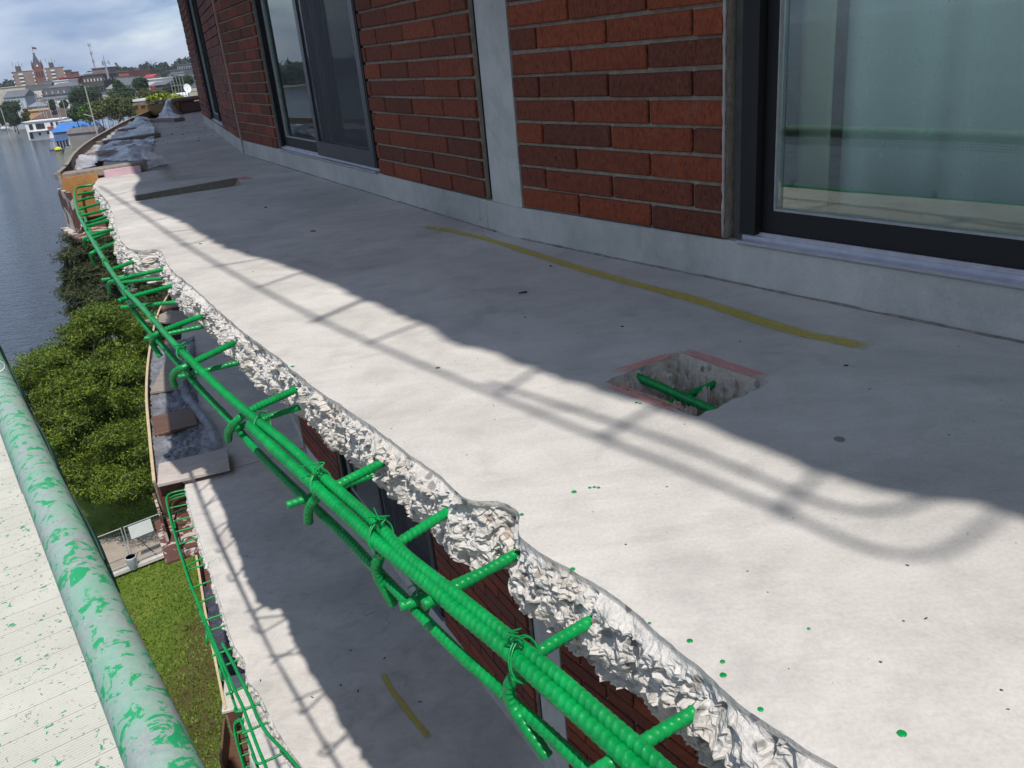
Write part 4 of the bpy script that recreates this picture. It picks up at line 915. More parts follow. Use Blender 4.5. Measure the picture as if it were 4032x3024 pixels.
def mat_deck():
    M = Mat('white_ribbed_deck'); p = M.n('ShaderNodeMapping', {'Vector': M.pos(), 'Rotation': (0, 0, -math.atan2(sd_.y, sd_.x))}).outputs[0]
    f = M.noise(p, 30, 5, 0.6, 0.8); g = M.noise(p, 3.0, 5, 0.6); s = M.noise(p, 80, 3, 0.6, 0.6)
    a = M.ramp(g, [(0.3, (0.42, 0.41, 0.35)), (0.7, (0.53, 0.52, 0.45))])
    a = M.mix(M.ramp(f, [(0.625, 0.0), (0.64, 1.0)]), a, (0.02, 0.25, 0.10)); a = M.mix(M.ramp(s, [(0.635, 0.0), (0.66, 0.8)]), a, (0.16, 0.17, 0.15))
    M.set(col=a, rough=0.6); M.bump(s, 0.15, 0.004); return M.m
DECKM = mat_deck()
DW = 0.62; n_pl = 0
for k in range(-6, 46):
    t0 = -0.6+0.1*k; m = MB(); vs = []; N_ = 40
    for i in range(N_+1):
        x = t0+0.001+0.098*i/N_; z = ZD+(0.0006 if (i//2) % 2 else 0.0)
        for w in (0.085, -DW): q = Vector((rp0.x, rp0.y, 0))+sd_*x+sn*w; vs.append((q.x, q.y, z))
    for i in range(N_+1):
        pass
    fs = [(i*2, i*2+1, i*2+3, i*2+2) for i in range(N_)]
    b0 = len(vs)
    for x in (t0+.001, t0+.099):
        for w in (0.085, -DW): q = Vector((rp0.x, rp0.y, 0))+sd_*x+sn*w; vs.append((q.x, q.y, ZD-0.03))
    fs += [(b0, b0+1, 1, 0), (b0+2, 2*N_, 2*N_+1, b0+3), (b0, b0+2, b0+3, b0+1)]
    m.add(vs, fs); m.build('deck_plank', DECKM, ST)
GALV = simple('galvanised_steel', (0.30, 0.31, 0.31), 0.45, 0.2, 30, metal=0.4)
m = MB(); c = Vector((rp0.x, rp0.y, ZD-0.07))+sd_*0.8+sn*0.005; m.box(c+sd_*1.0, 5.4, 0.04, 0.08, math.atan2(sd_.y, sd_.x)); m.build('side_beam', GALV, ST)
m = MB(); c = Vector((rp0.x, rp0.y, ZD-0.07))+sd_*0.8-sn*(DW-.02); m.box(c, 3.4, 0.04, 0.08, math.atan2(sd_.y, sd_.x)); m.build('side_beam', GALV, ST)
for t in (-1.4, 3.0):
    q = Vector((rp0.x, rp0.y, 0))+sd_*t; m = MB(); m.tube([Vector((q.x, q.y, ZD)), Vector((q.x, q.y, rp0.z))], 0.02, 12); m.build('rail_post', GALV, ST)
# dark debris netting hung on the building side of the rail
m = MB(); NETM = simple('dark_green_netting', (0.012, 0.05, 0.035), 0.7)
for i in range(150):
    t = 0.35+i*0.016; a = rp0+sd_*t+sn*0.024; pts = [a+Vector((0, 0, -0.004)), a+sn*(0.004+0.003*math.sin(i*.3))+Vector((0, 0, -.02)), a+sn*(0.006+.003*math.sin(i*.21))+Vector((0, 0, -.05))]
    m.tube(pts, 0.0016, 4)
for k in range(5):
    m.tube([rp0+sd_*(0.35+i*0.05)+sn*(0.026+0.004*math.sin(min(1, k/3)*1.57)+.002*math.sin(i*.9))+Vector((0, 0, -.004-.011*k)) for i in range(49)], 0.0014, 4)
m.build('debris_net', NETM, ST)
WIRE = simple('white_plastic_wire', (0.55, 0.56, 0.55), 0.5)
for k, pts in enumerate([[(0,690,.30),(18,700,.30),(38,712,.27),(42,722,.24),(30,732,.2),(0,736,.16)], [(15,765,.16),(30,768,.2),(42,780,.2),(38,792,.16),(30,800,.13)]]):
    m = MB(); m.tube(catmull([rp0+sd_*1.05+Vector((Qd(x*K, y*K, 1.9)-Qd(25*K, 745*K, 1.9)))*0.8+Vector((0, 0, .03)) for x, y, z in pts], 0.004), 0.0014, 6); m.build('wire_loop', WIRE, ST, True)

# ------------------------------------------------------------------ ground, water, planting
GZ = -19.1; WZ = -20.3
def mat_lawn():
    M = Mat('lawn'); p = M.pos(); f = M.noise(p, 0.35, 6, 0.6, 0.5); g = M.noise(p, 6, 6, 0.7); s = M.noise(p, 30, 3, 0.7)
    a = M.ramp(f, [(0.30, (0.075, 0.125, 0.016)), (0.5, (0.13, 0.20, 0.025)), (0.7, (0.20, 0.255, 0.04))])
    a = M.mix(0.75, a, M.ramp(g, [(0.3, 0.45), (0.65, 1.15)]), 'MULTIPLY'); a = M.mix(0.6, a, M.ramp(s, [(0.3, 0.5), (0.65, 1.2)]), 'MULTIPLY')
    a = M.mix(M.ramp(M.math('ADD', M.attr('worn'), M.math('MULTIPLY', M.math('SUBTRACT', g, 0.5), 0.9)), [(0.40, 0.0), (0.75, 0.85)]), a, (0.115, 0.078, 0.038))
    M.set(col=a, rough=0.95, spec=0.1); M.bump(M.math('ADD', g, s), 0.8, 0.12); return M.m
SHORE = [(40,-140),(18,-62),(-4,-22),(-12,-8),*[tuple(Dp(x, y, GZ).xy) for x, y in ((40,1060),(105,880),(150,770),(205,680),(265,600),(330,520))],(-62,130),(-100,200),(-150,310),(-186,386),(-225,470),(-290,560),(-330,600),(-470,655),(-800,640),(-1500,500),(-2600,200)]
def sheetpoly(name, pts, z, mat, kind='structure', parent=None):
    V, t = plate(pts); m = MB(); m.add([(p.x, p.y, z) for p in V], t); o = m.build(name, mat, parent); tag(o, kind=kind); return o
TOWN = simple('town_ground', (0.11, 0.115, 0.085), 0.95, 0.5, 0.05)
sheetpoly('ground', SHORE+[(-2600, 4200), (3000, 4200), (3000, -140)], GZ-0.35, TOWN)
m = MB(); P = [Vector((x, y, 0)) for x, y in SHORE]; vs = []
for p in P: vs += [(p.x, p.y, GZ-0.35), (p.x-0.8, p.y-0.4, WZ-0.6)]
m.add(vs, [(i*2, i*2+1, i*2+3, i*2+2) for i in range(len(P)-1)]); tag(m.build('shore_bank', simple('bank_stone', (0.14, 0.13, 0.11), 0.95, 0.5, 1.0, bump=.6, bscale=3)), kind='structure')
def mat_water():
    M = Mat('lake_water'); p = M.pos((1, 1, 1)); q = M.n('ShaderNodeMapping', {'Vector': p, 'Rotation': (0, 0, 0.25), 'Scale': (0.45, 1.0, 1)}).outputs[0]
    a = M.noise(q, 0.9, 4, 0.6, 0.5); b = M.noise(q, 3.2, 3, 0.6, 0.3); c = M.noise(M.n('ShaderNodeMapping', {'Vector': p, 'Scale': (1, .3, 1)}).outputs[0], 0.012, 3)
    M.set(col=(0.010, 0.016, 0.024), rough=0.10, spec=0.5); h = M.math('ADD', a, M.math('MULTIPLY', b, 0.4))
    n = M.n('ShaderNodeBump', {'Height': h, 'Strength': M.ramp(c, [(0.35, 0.35), (0.65, 0.7)]), 'Distance': 0.35}); M.t.links.new(n.outputs[0], M.b.inputs['Normal']); return M.m
m = MB(); m.add([(-3500, -3000, WZ), (3200, -3000, WZ), (3200, 4200, WZ), (-3500, 4200, WZ)], [(0, 1, 2, 3)]); tag(m.build('water', mat_water()), kind='structure')
# lawn between the building and the shore, with a worn diagonal track
worn = [c4(X, Y, GZ) for X, Y in [(1330,760),(1310,900),(1270,1050),(1220,1200),(1270,1400),(1330,1659)]]
NX, NY = 110, 150; xs = np.linspace(-34, 4, NX); ys = np.linspace(6, 66, NY); V = []; wv = []
for y in ys:
    for x in xs:
        d = min((Vector((x, y))-w.xy).length for w in worn); V.append((x, y, GZ+0.12*noise.noise(Vector((x*.25, y*.25, 0))))); wv.append(max(0, 1-d/2.3))
def inland(x, y):
    for (x0, y0), (x1, y1) in zip(SHORE, SHORE[1:]):
        if min(y0, y1) <= y <= max(y0, y1): return x > x0+(x1-x0)*(y-y0)/(y1-y0)+0.6
    return True
fs = [(j*NX+i, j*NX+i+1, (j+1)*NX+i+1, (j+1)*NX+i) for j in range(NY-1) for i in range(NX-1) if inland(xs[i], ys[j]) and inland(xs[i], ys[j+1])]
LAWN = mat_lawn(); tag(np_mesh('lawn', V, fs, LAWN, attr=('worn', wv)), kind='structure')
# grass tufts standing on the lawn where the camera sees it
rng = np.random.default_rng(3)
pts = []
for i in range(16000):
    X = rng.uniform(700, 1500); Y = rng.uniform(-80, 1659); p = c4(X, Y, GZ)
    if p.y < 66 and inland(p.x, p.y): pts.append((p.x, p.y, GZ+0.12*noise.noise(Vector((p.x*.25, p.y*.25, 0)))))
pts = np.array(pts); n = len(pts); an = rng.uniform(0, 6.28, n); h = rng.uniform(.03, .11, n); w = rng.uniform(.02, .05, n)
dx = np.stack([np.cos(an), np.sin(an), 0*an], 1)*w[:, None]; lean = np.stack([rng.normal(0, .5, n), rng.normal(0, .5, n), np.ones(n)], 1)*h[:, None]
V = np.stack([pts-dx, pts+dx, pts+lean], 1).reshape(-1, 3)
def leafmat(name, cols, rough=0.6, trans=0.25):
    M = Mat(name); r = M.n('ShaderNodeNewGeometry').outputs['Random Per Island']
    k = len(cols); c = M.ramp(r, [(i/(k-1), cc) for i, cc in enumerate(cols)]); c = M.mix(0.6, c, M.ramp(M.noise(M.pos(), 0.55, 4), [(0.3, 0.5), (0.7, 1.25)]), 'MULTIPLY')
    M.set(col=c, rough=rough, spec=0.3); tl = M.n('ShaderNodeBsdfTranslucent', {'Color': c}); ms = M.n('ShaderNodeMixShader', {0: trans})
    M.t.links.new(M.b.outputs[0], ms.inputs[1]); M.t.links.new(tl.outputs[0], ms.inputs[2]); M.t.links.new(ms.outputs[0], M.out.inputs[0]); return M.m
GRASS = leafmat('grass_blades', [(0.075, 0.125, 0.014), (0.14, 0.215, 0.026), (0.20, 0.26, 0.04)])
tag(np_mesh('grass_tufts', V, np.arange(3*n).reshape(-1, 3), GRASS), 'tufts of short green grass on the lawn below', 'grass', kind='stuff')
# concrete path with joints, bare soil under the tree
PATHM = mat_concrete('path_concrete', (0.36, 0.30, 0.23))
pa = [c4(*p, GZ+0.13) for p in [(690,455),(1090,300),(1130,150),(900,150),(580,215),(440,260),(520,440)]]
V2, t2 = plate([(p.x, p.y) for p in pa][::-1]); m = MB(); m.add([(p.x, p.y, GZ+.13) for p in V2], t2); o = m.build('path', PATHM); tag(o, kind='structure')
a, b = c4(870, 185, GZ+.135), c4(1000, 300, GZ+.135); t = (b-a).normalized(); nn = Vector((-t.y, t.x, 0))*.03; m = MB(); m.add([a-nn, b-nn, b+nn, a+nn], [(0, 1, 2, 3)]); m.build('path_joint', JOINTM, o)
# kerb along the path's near side
a, b = c4(700, 440, GZ+.12), c4(1085, 290, GZ+.12); d = b-a; m = MB(); m.box((a+b)/2+Vector((0, 0, .02)), d.length+4, .22, .16, math.atan2(d.y, d.x)); o = m.build('kerb', CURB); tag(o, kind='structure')
# temporary mesh fence
fa, fb = c4(690, 425, GZ+.15), c4(1075, 268, GZ+.15); fd = (fb-fa); fd.z = 0; ft = fd.normalized(); fm = c4(850, 355, GZ+.15)
GALV2 = simple('fence_steel', (0.42, 0.43, 0.44), 0.4, 0.1, 5, metal=0.3)
def fence_panel(a, L_, label):
    F = thing('mesh_fence', label, 'fence', (a.x, a.y, GZ+.12), 'temporary fence panels'); z0 = GZ+.19; z1 = GZ+1.98
    for z in (z0+.06, z1):
        m = MB(); m.tube([Vector((a.x, a.y, z)), Vector((a.x, a.y, z))+ft*L_], .024, 8); m.build('rail', GALV2, F)
    for s in (0.0, L_):
        m = MB(); q = a+ft*s; m.tube([Vector((q.x, q.y, GZ+.1)), Vector((q.x, q.y, z1+.03))], .024, 8); m.build('post', GALV2, F)
    m = MB(); k = int(L_/0.11)
    for i in range(1, k): q = a+ft*(L_*i/k); m.tube([Vector((q.x, q.y, z0+.06)), Vector((q.x, q.y, z1))], .0030, 3, caps=False)
    for i in range(1, 9): z = z0+.06+(z1-z0-.06)*i/9; m.tube([Vector((a.x, a.y, z)), Vector((a.x, a.y, z))+ft*L_], .0030, 3, caps=False)
    tag(m.build('wire_mesh', GALV2, F), kind='stuff'); return F
fence_panel(fm+ft*0.06, 3.4, 'steel mesh fence panel carrying a white sign above the lawn edge'); fence_panel(fm-ft*3.40, 3.34, 'steel mesh fence panel ending behind the green spattered rail')
sp_ = c4(893, 125, GZ+1.55); q = fm+ft*((sp_-fm).dot(ft)); m = MB(); m.box((q.x, q.y-.04, GZ+1.62), 0.95, .012, .62, math.atan2(ft.y, ft.x)); o = m.build('fence_sign', WHITEP); tag(o, 'blank white rectangular board hung on the mesh fence', 'sign')
bk = thing('bucket', 'pale grey plastic bucket standing at the fence foot', 'bucket', tuple(c4(852, 378, GZ+.1)))
b0 = c4(855, 385, GZ+.1); m = MB(); m.tube([b0, b0+Vector((0, 0, .02)), b0+Vector((0, 0, .55)), b0+Vector((0, 0, .60)), b0+Vector((0, 0, .60)), b0+Vector((0, 0, .1))], [.16, .18, .22, .235, .2, .15], 20); m.build('bucket_body', simple('bucket_grey', (.45, .47, .52), .5), bk, True)
m = MB(); m.tube(catmull([b0+Vector((.3*math.cos(t), .06, .55-.22*math.sin(t))) for t in [i*math.pi/8 for i in range(9)]], .05), .01, 5); m.build('handle', GALV2, bk)

# ------------------------------------------------------------------ trees
def leaf_cloud(clumps, n, size, seed, flat=0.62, shell=0.45, aspect=0.42, up=0.6, droop=0.0):
    r = np.random.default_rng(seed); C = np.array([c[0] for c in clumps], float); Rr = np.array([c[1] for c in clumps], float)
    w = Rr**2; idx = r.choice(len(Rr), n, p=w/w.sum())
    d = r.normal(size=(n, 3)); d /= np.linalg.norm(d, axis=1)[:, None]; rad = (shell+(1-shell)*r.random(n)**0.7)
    lob = 1+0.42*np.sin(d[:, 0]*5+idx)*np.sin(d[:, 1]*5+idx*2)+0.15*np.sin(d[:, 2]*9+idx)+0.12*r.normal(size=n)
    P = C[idx]+d*(Rr[idx]*rad*lob)[:, None]*np.array([1, 1, flat])
    nv = d*0.6+r.normal(size=(n, 3))*0.7+np.array([0, 0, up]); nv /= np.linalg.norm(nv, axis=1)[:, None]
    t = np.cross(nv, r.normal(size=(n, 3))); t[:, 2] -= droop; t /= np.linalg.norm(t, axis=1)[:, None]; b = np.cross(nv, t)
    s = size*r.uniform(.45, 1.7, n)[:, None]; k = aspect
    V = np.stack([P-t*s, P+b*s*k, P+t*s, P-b*s*k], 1).reshape(-1, 3); return V, np.arange(4*n).reshape(-1, 4)
BARK = simple('bark', (0.055, 0.045, 0.036), 0.95, 0.4, 4, bump=.5, bscale=20)
def tree(name, label, base, height, clumps, n, size, mat, group=None, seed=0, limbs=8, tr=0.2, crown='crown', **kw):
    T = thing(name, label, 'tree', tuple(base), group); top = sum((Vector(c[0])*c[1] for c in clumps), Vector())/sum(c[1] for c in clumps)
    m = MB(); P = catmull([base, base.lerp(Vector((top.x, top.y, base.z)), .3)+Vector((0, 0, height*.3)), Vector((top.x, top.y, base.z+height*.72))], height/12); m.tube(P, [tr*(1-.8*i/(len(P)-1)) for i in range(len(P))], 8)
    rnd = random.Random(seed)
    for c in clumps[:limbs]:
        s = P[int(len(P)*rnd.uniform(.35, .85))]; e = Vector(c[0]); mid = s.lerp(e, .5)+Vector((0, 0, .06*height)); Q = catmull([s, mid, e], height/14); m.tube(Q, [tr*.24*(1-.85*i/(len(Q)-1)) for i in range(len(Q))], 5)
    m.build('trunk', BARK, T, True)
    V, F_ = leaf_cloud(clumps, n, size, seed, **kw); np_mesh(crown, V, F_, mat, T); return T
LOCUST = leafmat('locust_leaves', [(0.026, 0.058, 0.007), (0.075, 0.130, 0.011), (0.14, 0.200, 0.015), (0.22, 0.260, 0.024)], 0.55, 0.3)
PINEM = leafmat('pine_needles', [(0.014, 0.026, 0.010), (0.032, 0.050, 0.016), (0.058, 0.074, 0.024), (0.095, 0.080, 0.034)], 0.7, 0.1)
def ck(lst): return [(Qd(x*K, y*K, d), r) for x, y, d, r in lst]
rr = random.Random(12); LC = []
for x, y, d in [(255,690,44),(300,740,43),(215,730,44),(160,760,44),(100,800,43.5),(250,800,42),(310,830,41.5),(170,830,42),(110,860,41.5),(65,845,43),(225,880,40.5),(300,900,40),(150,920,40.5),(95,930,41),(190,970,39.5),(260,970,39),(320,985,39),(140,990,39.5),(220,1040,38.2),(290,1040,37.8),(175,1050,38.5),(325,1050,37.8),(250,1060,37.6)]:
    for k in range(7): LC.append((x+rr.uniform(-46, 46), y+rr.uniform(-44, 30), d+rr.uniform(-1.4, 1.4), rr.uniform(.35, 1.15)))
for x, y, d in [(205,810,41.2),(225,775,42.2),(180,890,39.8),(165,905,39.6),(120,970,39.3),(290,760,42.2),(200,835,40.6),(150,870,40.4),(205,865,40.2)]:
    for k in range(6): LC.append((x+rr.uniform(-26, 26), y+rr.uniform(-20, 24), d+rr.uniform(-.5, .5), rr.uniform(.4, .8)))
LC = ck([c for c in LC if c[0] > 42 or c[1] < 830])
lb = Dp(262, 1075, GZ); tree('locust_tree', 'wide feathery bright green tree beside the mesh fence', Vector((lb.x, lb.y, GZ)), 8.8, LC, 260000, 0.060, LOCUST, seed=2, limbs=60, tr=.16, flat=.42, shell=.3, aspect=.34)
PCL = []
for x, y, d in [(195,525,55.5),(215,505,55.5),(245,512,55.5),(270,525,55),(180,545,55),(225,520,55),(270,560,54),(190,560,55),(320,585,53),(165,610,54),(235,620,53),(290,640,53),(345,640,53),(185,660,52.5),(250,690,52),(320,690,52),(205,700,52),(300,560,54),(370,660,53)]:
    for k in range(8): PCL.append((x+rr.uniform(-34, 34), y+rr.uniform(-28, 28), d+rr.uniform(-1, 1), rr.uniform(.45, .9)))
PCL = ck(PCL); pb = Qd(250*K, 640*K, 53); tree('pine_tree', 'dark shaggy pine tree standing between the locust and the water', Vector((pb.x, pb.y, GZ)), 12, PCL, 230000, 0.12, PINEM, seed=3, limbs=50, tr=.24, flat=.6, shell=.15, aspect=.14, up=1.0)
# a duck-sized white buoy on the water
b0 = Fp(265, 1168, WZ); m = MB(); m.tube([b0+Vector((0, 0, z)) for z in (-.1, 0, .2, .32, .36)], [.12, .24, .25, .15, .02], 14); o = m.build('buoy', WHITEP, None, True); tag(o, 'small white buoy afloat beside the pine tree', 'buoy')

# ------------------------------------------------------------------ the town across the bay
def r1(X, Y): return X/4.148, 150+Y/4.148
def r2(X, Y): return 300+X/4.148, 150+Y/4.148
WINM = simple('dark_window', (0.02, 0.024, 0.03), 0.2, 0.2, .2); WINL = simple('pale_window', (0.6, 0.6, 0.58), 0.4, 0.1, .2)
def cm(name, c, rough=.8, var=.15, sc=.3): return simple(name, c, rough, var, sc)
M_BRICKF = cm('far_red_brick', (0.19, 0.062, 0.04)); M_TAN = cm('far_tan_brick', (0.22, 0.16, 0.13)); M_WHITE = cm('far_white_wall', (0.66, 0.66, 0.64), var=.05); M_CREAM = cm('far_cream_wall', (0.44, 0.41, 0.33))
M_GREYR = cm('far_grey_roof', (0.10, 0.105, 0.115)); M_DARK = cm('far_dark_wall', (0.075, 0.066, 0.068)); M_RED = cm('far_red_roof', (0.32, 0.03, 0.04)); M_BLUEG = cm('far_blue_siding', (0.33, 0.37, 0.41)); M_OSB = cm('osb_sheathing', (0.50, 0.29, 0.12))
M_BROWNR = cm('brown_shingle', (0.085, 0.050, 0.042)); M_BLUER = cm('blue_metal_roof', (0.03, 0.15, 0.42), .4); M_SLATE = cm('slate_roof', (0.045, 0.05, 0.062)); M_LBLUE = cm('pale_blue_cladding', (0.36, 0.44, 0.55), .5, .35, 1.2); M_GREYW = cm('far_grey_wall', (0.25, 0.25, 0.27)); M_ORB = cm('far_orange_brick', (0.34, 0.17, 0.11))
def bld(name, label, cat, pl, pr, dl, dr, depth, wall, roof=None, kind='flat', rise=3.0, zb=None, win=None, over=.4, group=None, ztop=None, rpx=None):
    wm = (pr[0]-pl[0])*dl/FPX; dr = dl+max(-.35*wm, min(.35*wm, dr-dl)); rise = rpx/4.148*dl/FPX if rpx else rise
    A = Qd(*pl, dl); B = Qd(*pr, dr); zt = (A.z+B.z)/2 if ztop is None else ztop; zb = GZ-.2 if zb is None else zb
    a = A.xy; b = B.xy; t = (b-a).normalized(); nb = Vector((-t.y, t.x)); nb = nb if nb.dot((a+b)/2) > 0 else -nb
    T = thing(name, label, cat, (((a+b)/2).x, ((a+b)/2).y, zb), group)
    c, d = b+nb*depth, a+nb*depth; m = MB(); m.prism([tuple(a), tuple(b), tuple(c), tuple(d)] if (b-a).cross(nb) > 0 else [tuple(d), tuple(c), tuple(b), tuple(a)], zb, zt); m.build('wall', wall, T)
    rm = roof or M_GREYR; o = over; A0, B0, C0, D0 = a-t*o-nb*o, b+t*o-nb*o, c+t*o+nb*o, d-t*o+nb*o; m = MB(); V = lambda p, z: (p.x, p.y, z)
    if kind == 'flat': m.prism([tuple(p) for p in (A0, B0, C0, D0)], zt+.02, zt+.45)
    elif kind == 'gable_side':      # ridge parallel to the front
        r0, r1_ = (A0+D0)/2, (B0+C0)/2; z = zt+.02; m.add([V(A0, z), V(B0, z), V(C0, z), V(D0, z), V(r0, z+rise), V(r1_, z+rise)], [(0, 1, 5, 4), (2, 3, 4, 5), (1, 2, 5), (3, 0, 4), (3, 2, 1, 0)])
    elif kind == 'gable_front':
        r0, r1_ = (A0+B0)/2, (C0+D0)/2; z = zt+.02; m.add([V(A0, z), V(B0, z), V(C0, z), V(D0, z), V(r0, z+rise), V(r1_, z+rise)], [(1, 2, 5, 4), (3, 0, 4, 5), (0, 1, 4), (2, 3, 5), (3, 2, 1, 0)])
        g = MB(); a1, b1, rr_ = a-nb*.02, b-nb*.02, (a+b)/2-nb*(o+.05); a1 = a-nb*(o+.05); b1 = b-nb*(o+.05); g.add([V(a1, z+.05), V(b1, z+.05), V(rr_, z+rise*.93), V(a1+nb*.03, z+.05), V(b1+nb*.03, z+.05), V(rr_+nb*.03, z+rise*.93)], [(0, 1, 2), (5, 4, 3), (0, 3, 4, 1), (1, 4, 5, 2), (2, 5, 3, 0)]); g.build('gable_wall', wall, T)
    elif kind == 'hip':
        L_ = (b-a).length; k = min(.42, depth/2/L_); r0, r1_ = (A0+D0)/2+t*L_*k, (B0+C0)/2-t*L_*k; z = zt+.02; m.add([V(A0, z), V(B0, z), V(C0, z), V(D0, z), V(r0, z+rise), V(r1_, z+rise)], [(0, 1, 5, 4), (2, 3, 4, 5), (1, 2, 5), (3, 0, 4), (3, 2, 1, 0)])
    m.build('roof', rm, T)
    if win:
        rows, cols, fw, fh, mat, zlo, single = win; L_ = (b-a).length; z0 = zb if zlo is None else zlo; j = MB()
        for i in range(rows):
            for k in range(cols):
                q = a+t*L_*(k+.5)/cols-nb*.04; z = z0+(zt-z0)*(i+.5)/rows; g = MB() if single else j
                g.box((q.x, q.y, z), L_/cols*fw, .10, (zt-z0)/rows*fh, math.atan2(t.y, t.x))
                if single: g.build('window', mat, T)
        if not single: tag(j.build('windows', mat, T), kind='stuff')
    return T, a, b, t, nb, zt
# tower blocks
def towerblock(label, pl, pr, D_, pent):
    T, a, b, t, nb, zt = bld('tower_block', label, 'apartment tower', pl, pr, D_, D_, 10, M_TAN, M_GREYR, 'flat', group='brick tower blocks', over=.2)
    L_ = (b-a).length
    for f in (0.02, 0.33, 0.97):
        for k in range(9):
            q = a+t*L_*(f+.06 if f == .33 else f)-nb*.7; m = MB(); m.box((q.x, q.y, zt-2.0-2.9*k), L_*(.2 if f == .33 else .055), 1.4, 1.15, math.atan2(t.y, t.x)); m.build('balcony', M_WHITE, T)
    q = a+t*L_*pent+nb*8; m = MB(); m.box((q.x, q.y, zt+2.4), L_*.26, 8, 4.6, math.atan2(t.y, t.x)); m.build('plant_room', M_DARK, T)
    m = MB()
    for k in range(4): p = q+t*(k-1.5)*2.3; m.tube([Vector((p.x, p.y, zt+4.5)), Vector((p.x, p.y, zt+8.5-(k % 2)*1.6))], .16, 5)
    tag(m.build('aerials', M_DARK, T), kind='stuff')
towerblock('brick tower block with white balconies, left alone beside the spire', r1(185, 562), r1(538, 535), 860, .36)
towerblock('brick tower block with white balconies behind the church spire roofs', r1(722, 492), r1(1040, 482), 880, .4)
for (X, Y), (X2, Y2), lab in [((1075, 530), (1165, 522), 'narrow plain brick tower next to the balconied block'), ((1183, 548), (1285, 560), 'low stepped plain brick tower beyond the narrow one')]:
    bld('tower_block', lab, 'apartment tower', r1(X, Y), r1(X2, Y2), 900, 905, 16, M_BRICKF, win=(5, 3, .35, .4, WINM, -5, False))
# church-like town hall tower
def spire():
    D_ = 760; A = Qd(*r1(560, 600), D_); B = Qd(*r1(735, 590), D_); c = (A+B)/2; w = (B-A).length; T = thing('clock_tower', 'red brick tower with tall dark slate spire and flag', 'tower', (c.x, c.y, GZ)); c.z = 0
    t = (B-A); ang = math.atan2(t.y, t.x); zs = lambda X, Y: Qd(*r1(X, Y), D_).z
    z1 = zs(560, 480); m = MB(); m.box((c.x, c.y, (GZ+z1)/2), w*.94, w*.94, z1-GZ, ang); m.build('brick_shaft', M_BRICKF, T)
    R = rotz(ang); ztip = zs(530, 262); hw = w*.47; q = [Vector((c.x, c.y, z1))+R@Vector((sx*hw, sy*hw, 0)) for sx, sy in ((-1, -1), (1, -1), (1, 1), (-1, 1))]; tp = [Vector((c.x, c.y, ztip))+R@Vector((sx*hw*.13, sy*hw*.13, 0)) for sx, sy in ((-1, -1), (1, -1), (1, 1), (-1, 1))]
    m = MB(); m.add(q+tp, [(0, 1, 5, 4), (1, 2, 6, 5), (2, 3, 7, 6), (3, 0, 4, 7), (4, 5, 6, 7), (3, 2, 1, 0)]); m.build('spire', M_SLATE, T)
    for s in range(4):
        R2 = rotz(ang+s*math.pi/2); f = R2@Vector((0, -hw*1.02, 0)); u = R2@Vector((1, 0, 0)); b = Vector((c.x, c.y, z1))+f; g = hw*.78
        m = MB(); m.add([b-u*g, b+u*g, b+Vector((0, 0, g*1.3)), b-u*g-f*.5, b+u*g-f*.5, b+Vector((0, 0, g*1.3))-f*.3], [(0, 1, 2), (1, 4, 5, 2), (3, 0, 2, 5)]); G = m.build('gable', M_BRICKF, T)
        m = MB(); cc = b+Vector((0, 0, g*.38))-R2@Vector((0, .12, 0)); vs = [cc+u*(math.cos(k*math.pi/8)*g*.28)+Vector((0, 0, math.sin(k*math.pi/8)*g*.28)) for k in range(16)]; m.add(vs, [tuple(range(16))]); m.build('clock_face', WINL, T)
        for k in (-1, 0, 1): m = MB(); p = Vector((c.x, c.y, z1-5.2))+R2@Vector((k*hw*.5, -hw-.05, 0)); m.box(p, hw*.28, .12, 4.2, ang+s*math.pi/2); m.build('louvre_opening', WINM, T)
        for sx in (-1, 1): m = MB(); p = Vector((c.x, c.y, z1))+R2@Vector((sx*hw*.92, -hw*.92, 0)); m.tube([p-Vector((0, 0, 1)), p+Vector((0, 0, 1.5)), p+Vector((0, 0, 5))], [.9, .8, .05], 6); m.build('pinnacle', M_SLATE, T) if s % 2 == 0 else None
    m = MB(); m.box((c.x, c.y, ztip+.3), hw*.5, hw*.5, .6, ang); m.build('widow_walk', M_SLATE, T)
    zf = zs(505, 140); m = MB(); m.tube([Vector((c.x, c.y, ztip)), Vector((c.x, c.y, zf))], .14, 6); m.build('flag_pole', M_DARK, T)
    m = MB(); e = R@Vector((1, 0, 0)); v = []
    for i in range(6): p = Vector((c.x, c.y, zf-.2))+e*i*.55+R@Vector((0, .25*math.sin(i*1.3), 0)); v += [p-Vector((0, 0, .12*i)), p-Vector((0, 0, 1.5+.12*i))]
    m.add(v, [(i*2, i*2+1, i*2+3, i*2+2) for i in range(5)]); m.build('flag', cm('flag_cloth', (.12, .05, .05)), T)
    bld('town_hall', 'red brick hall with steep roof at the foot of the spire', 'building', r1(600, 760), r1(840, 738), D_-8, D_-14, 14, M_BRICKF, M_SLATE, 'gable_side', 5, rpx=38, win=(3, 6, .35, .5, WINM, -10, False))
spire()
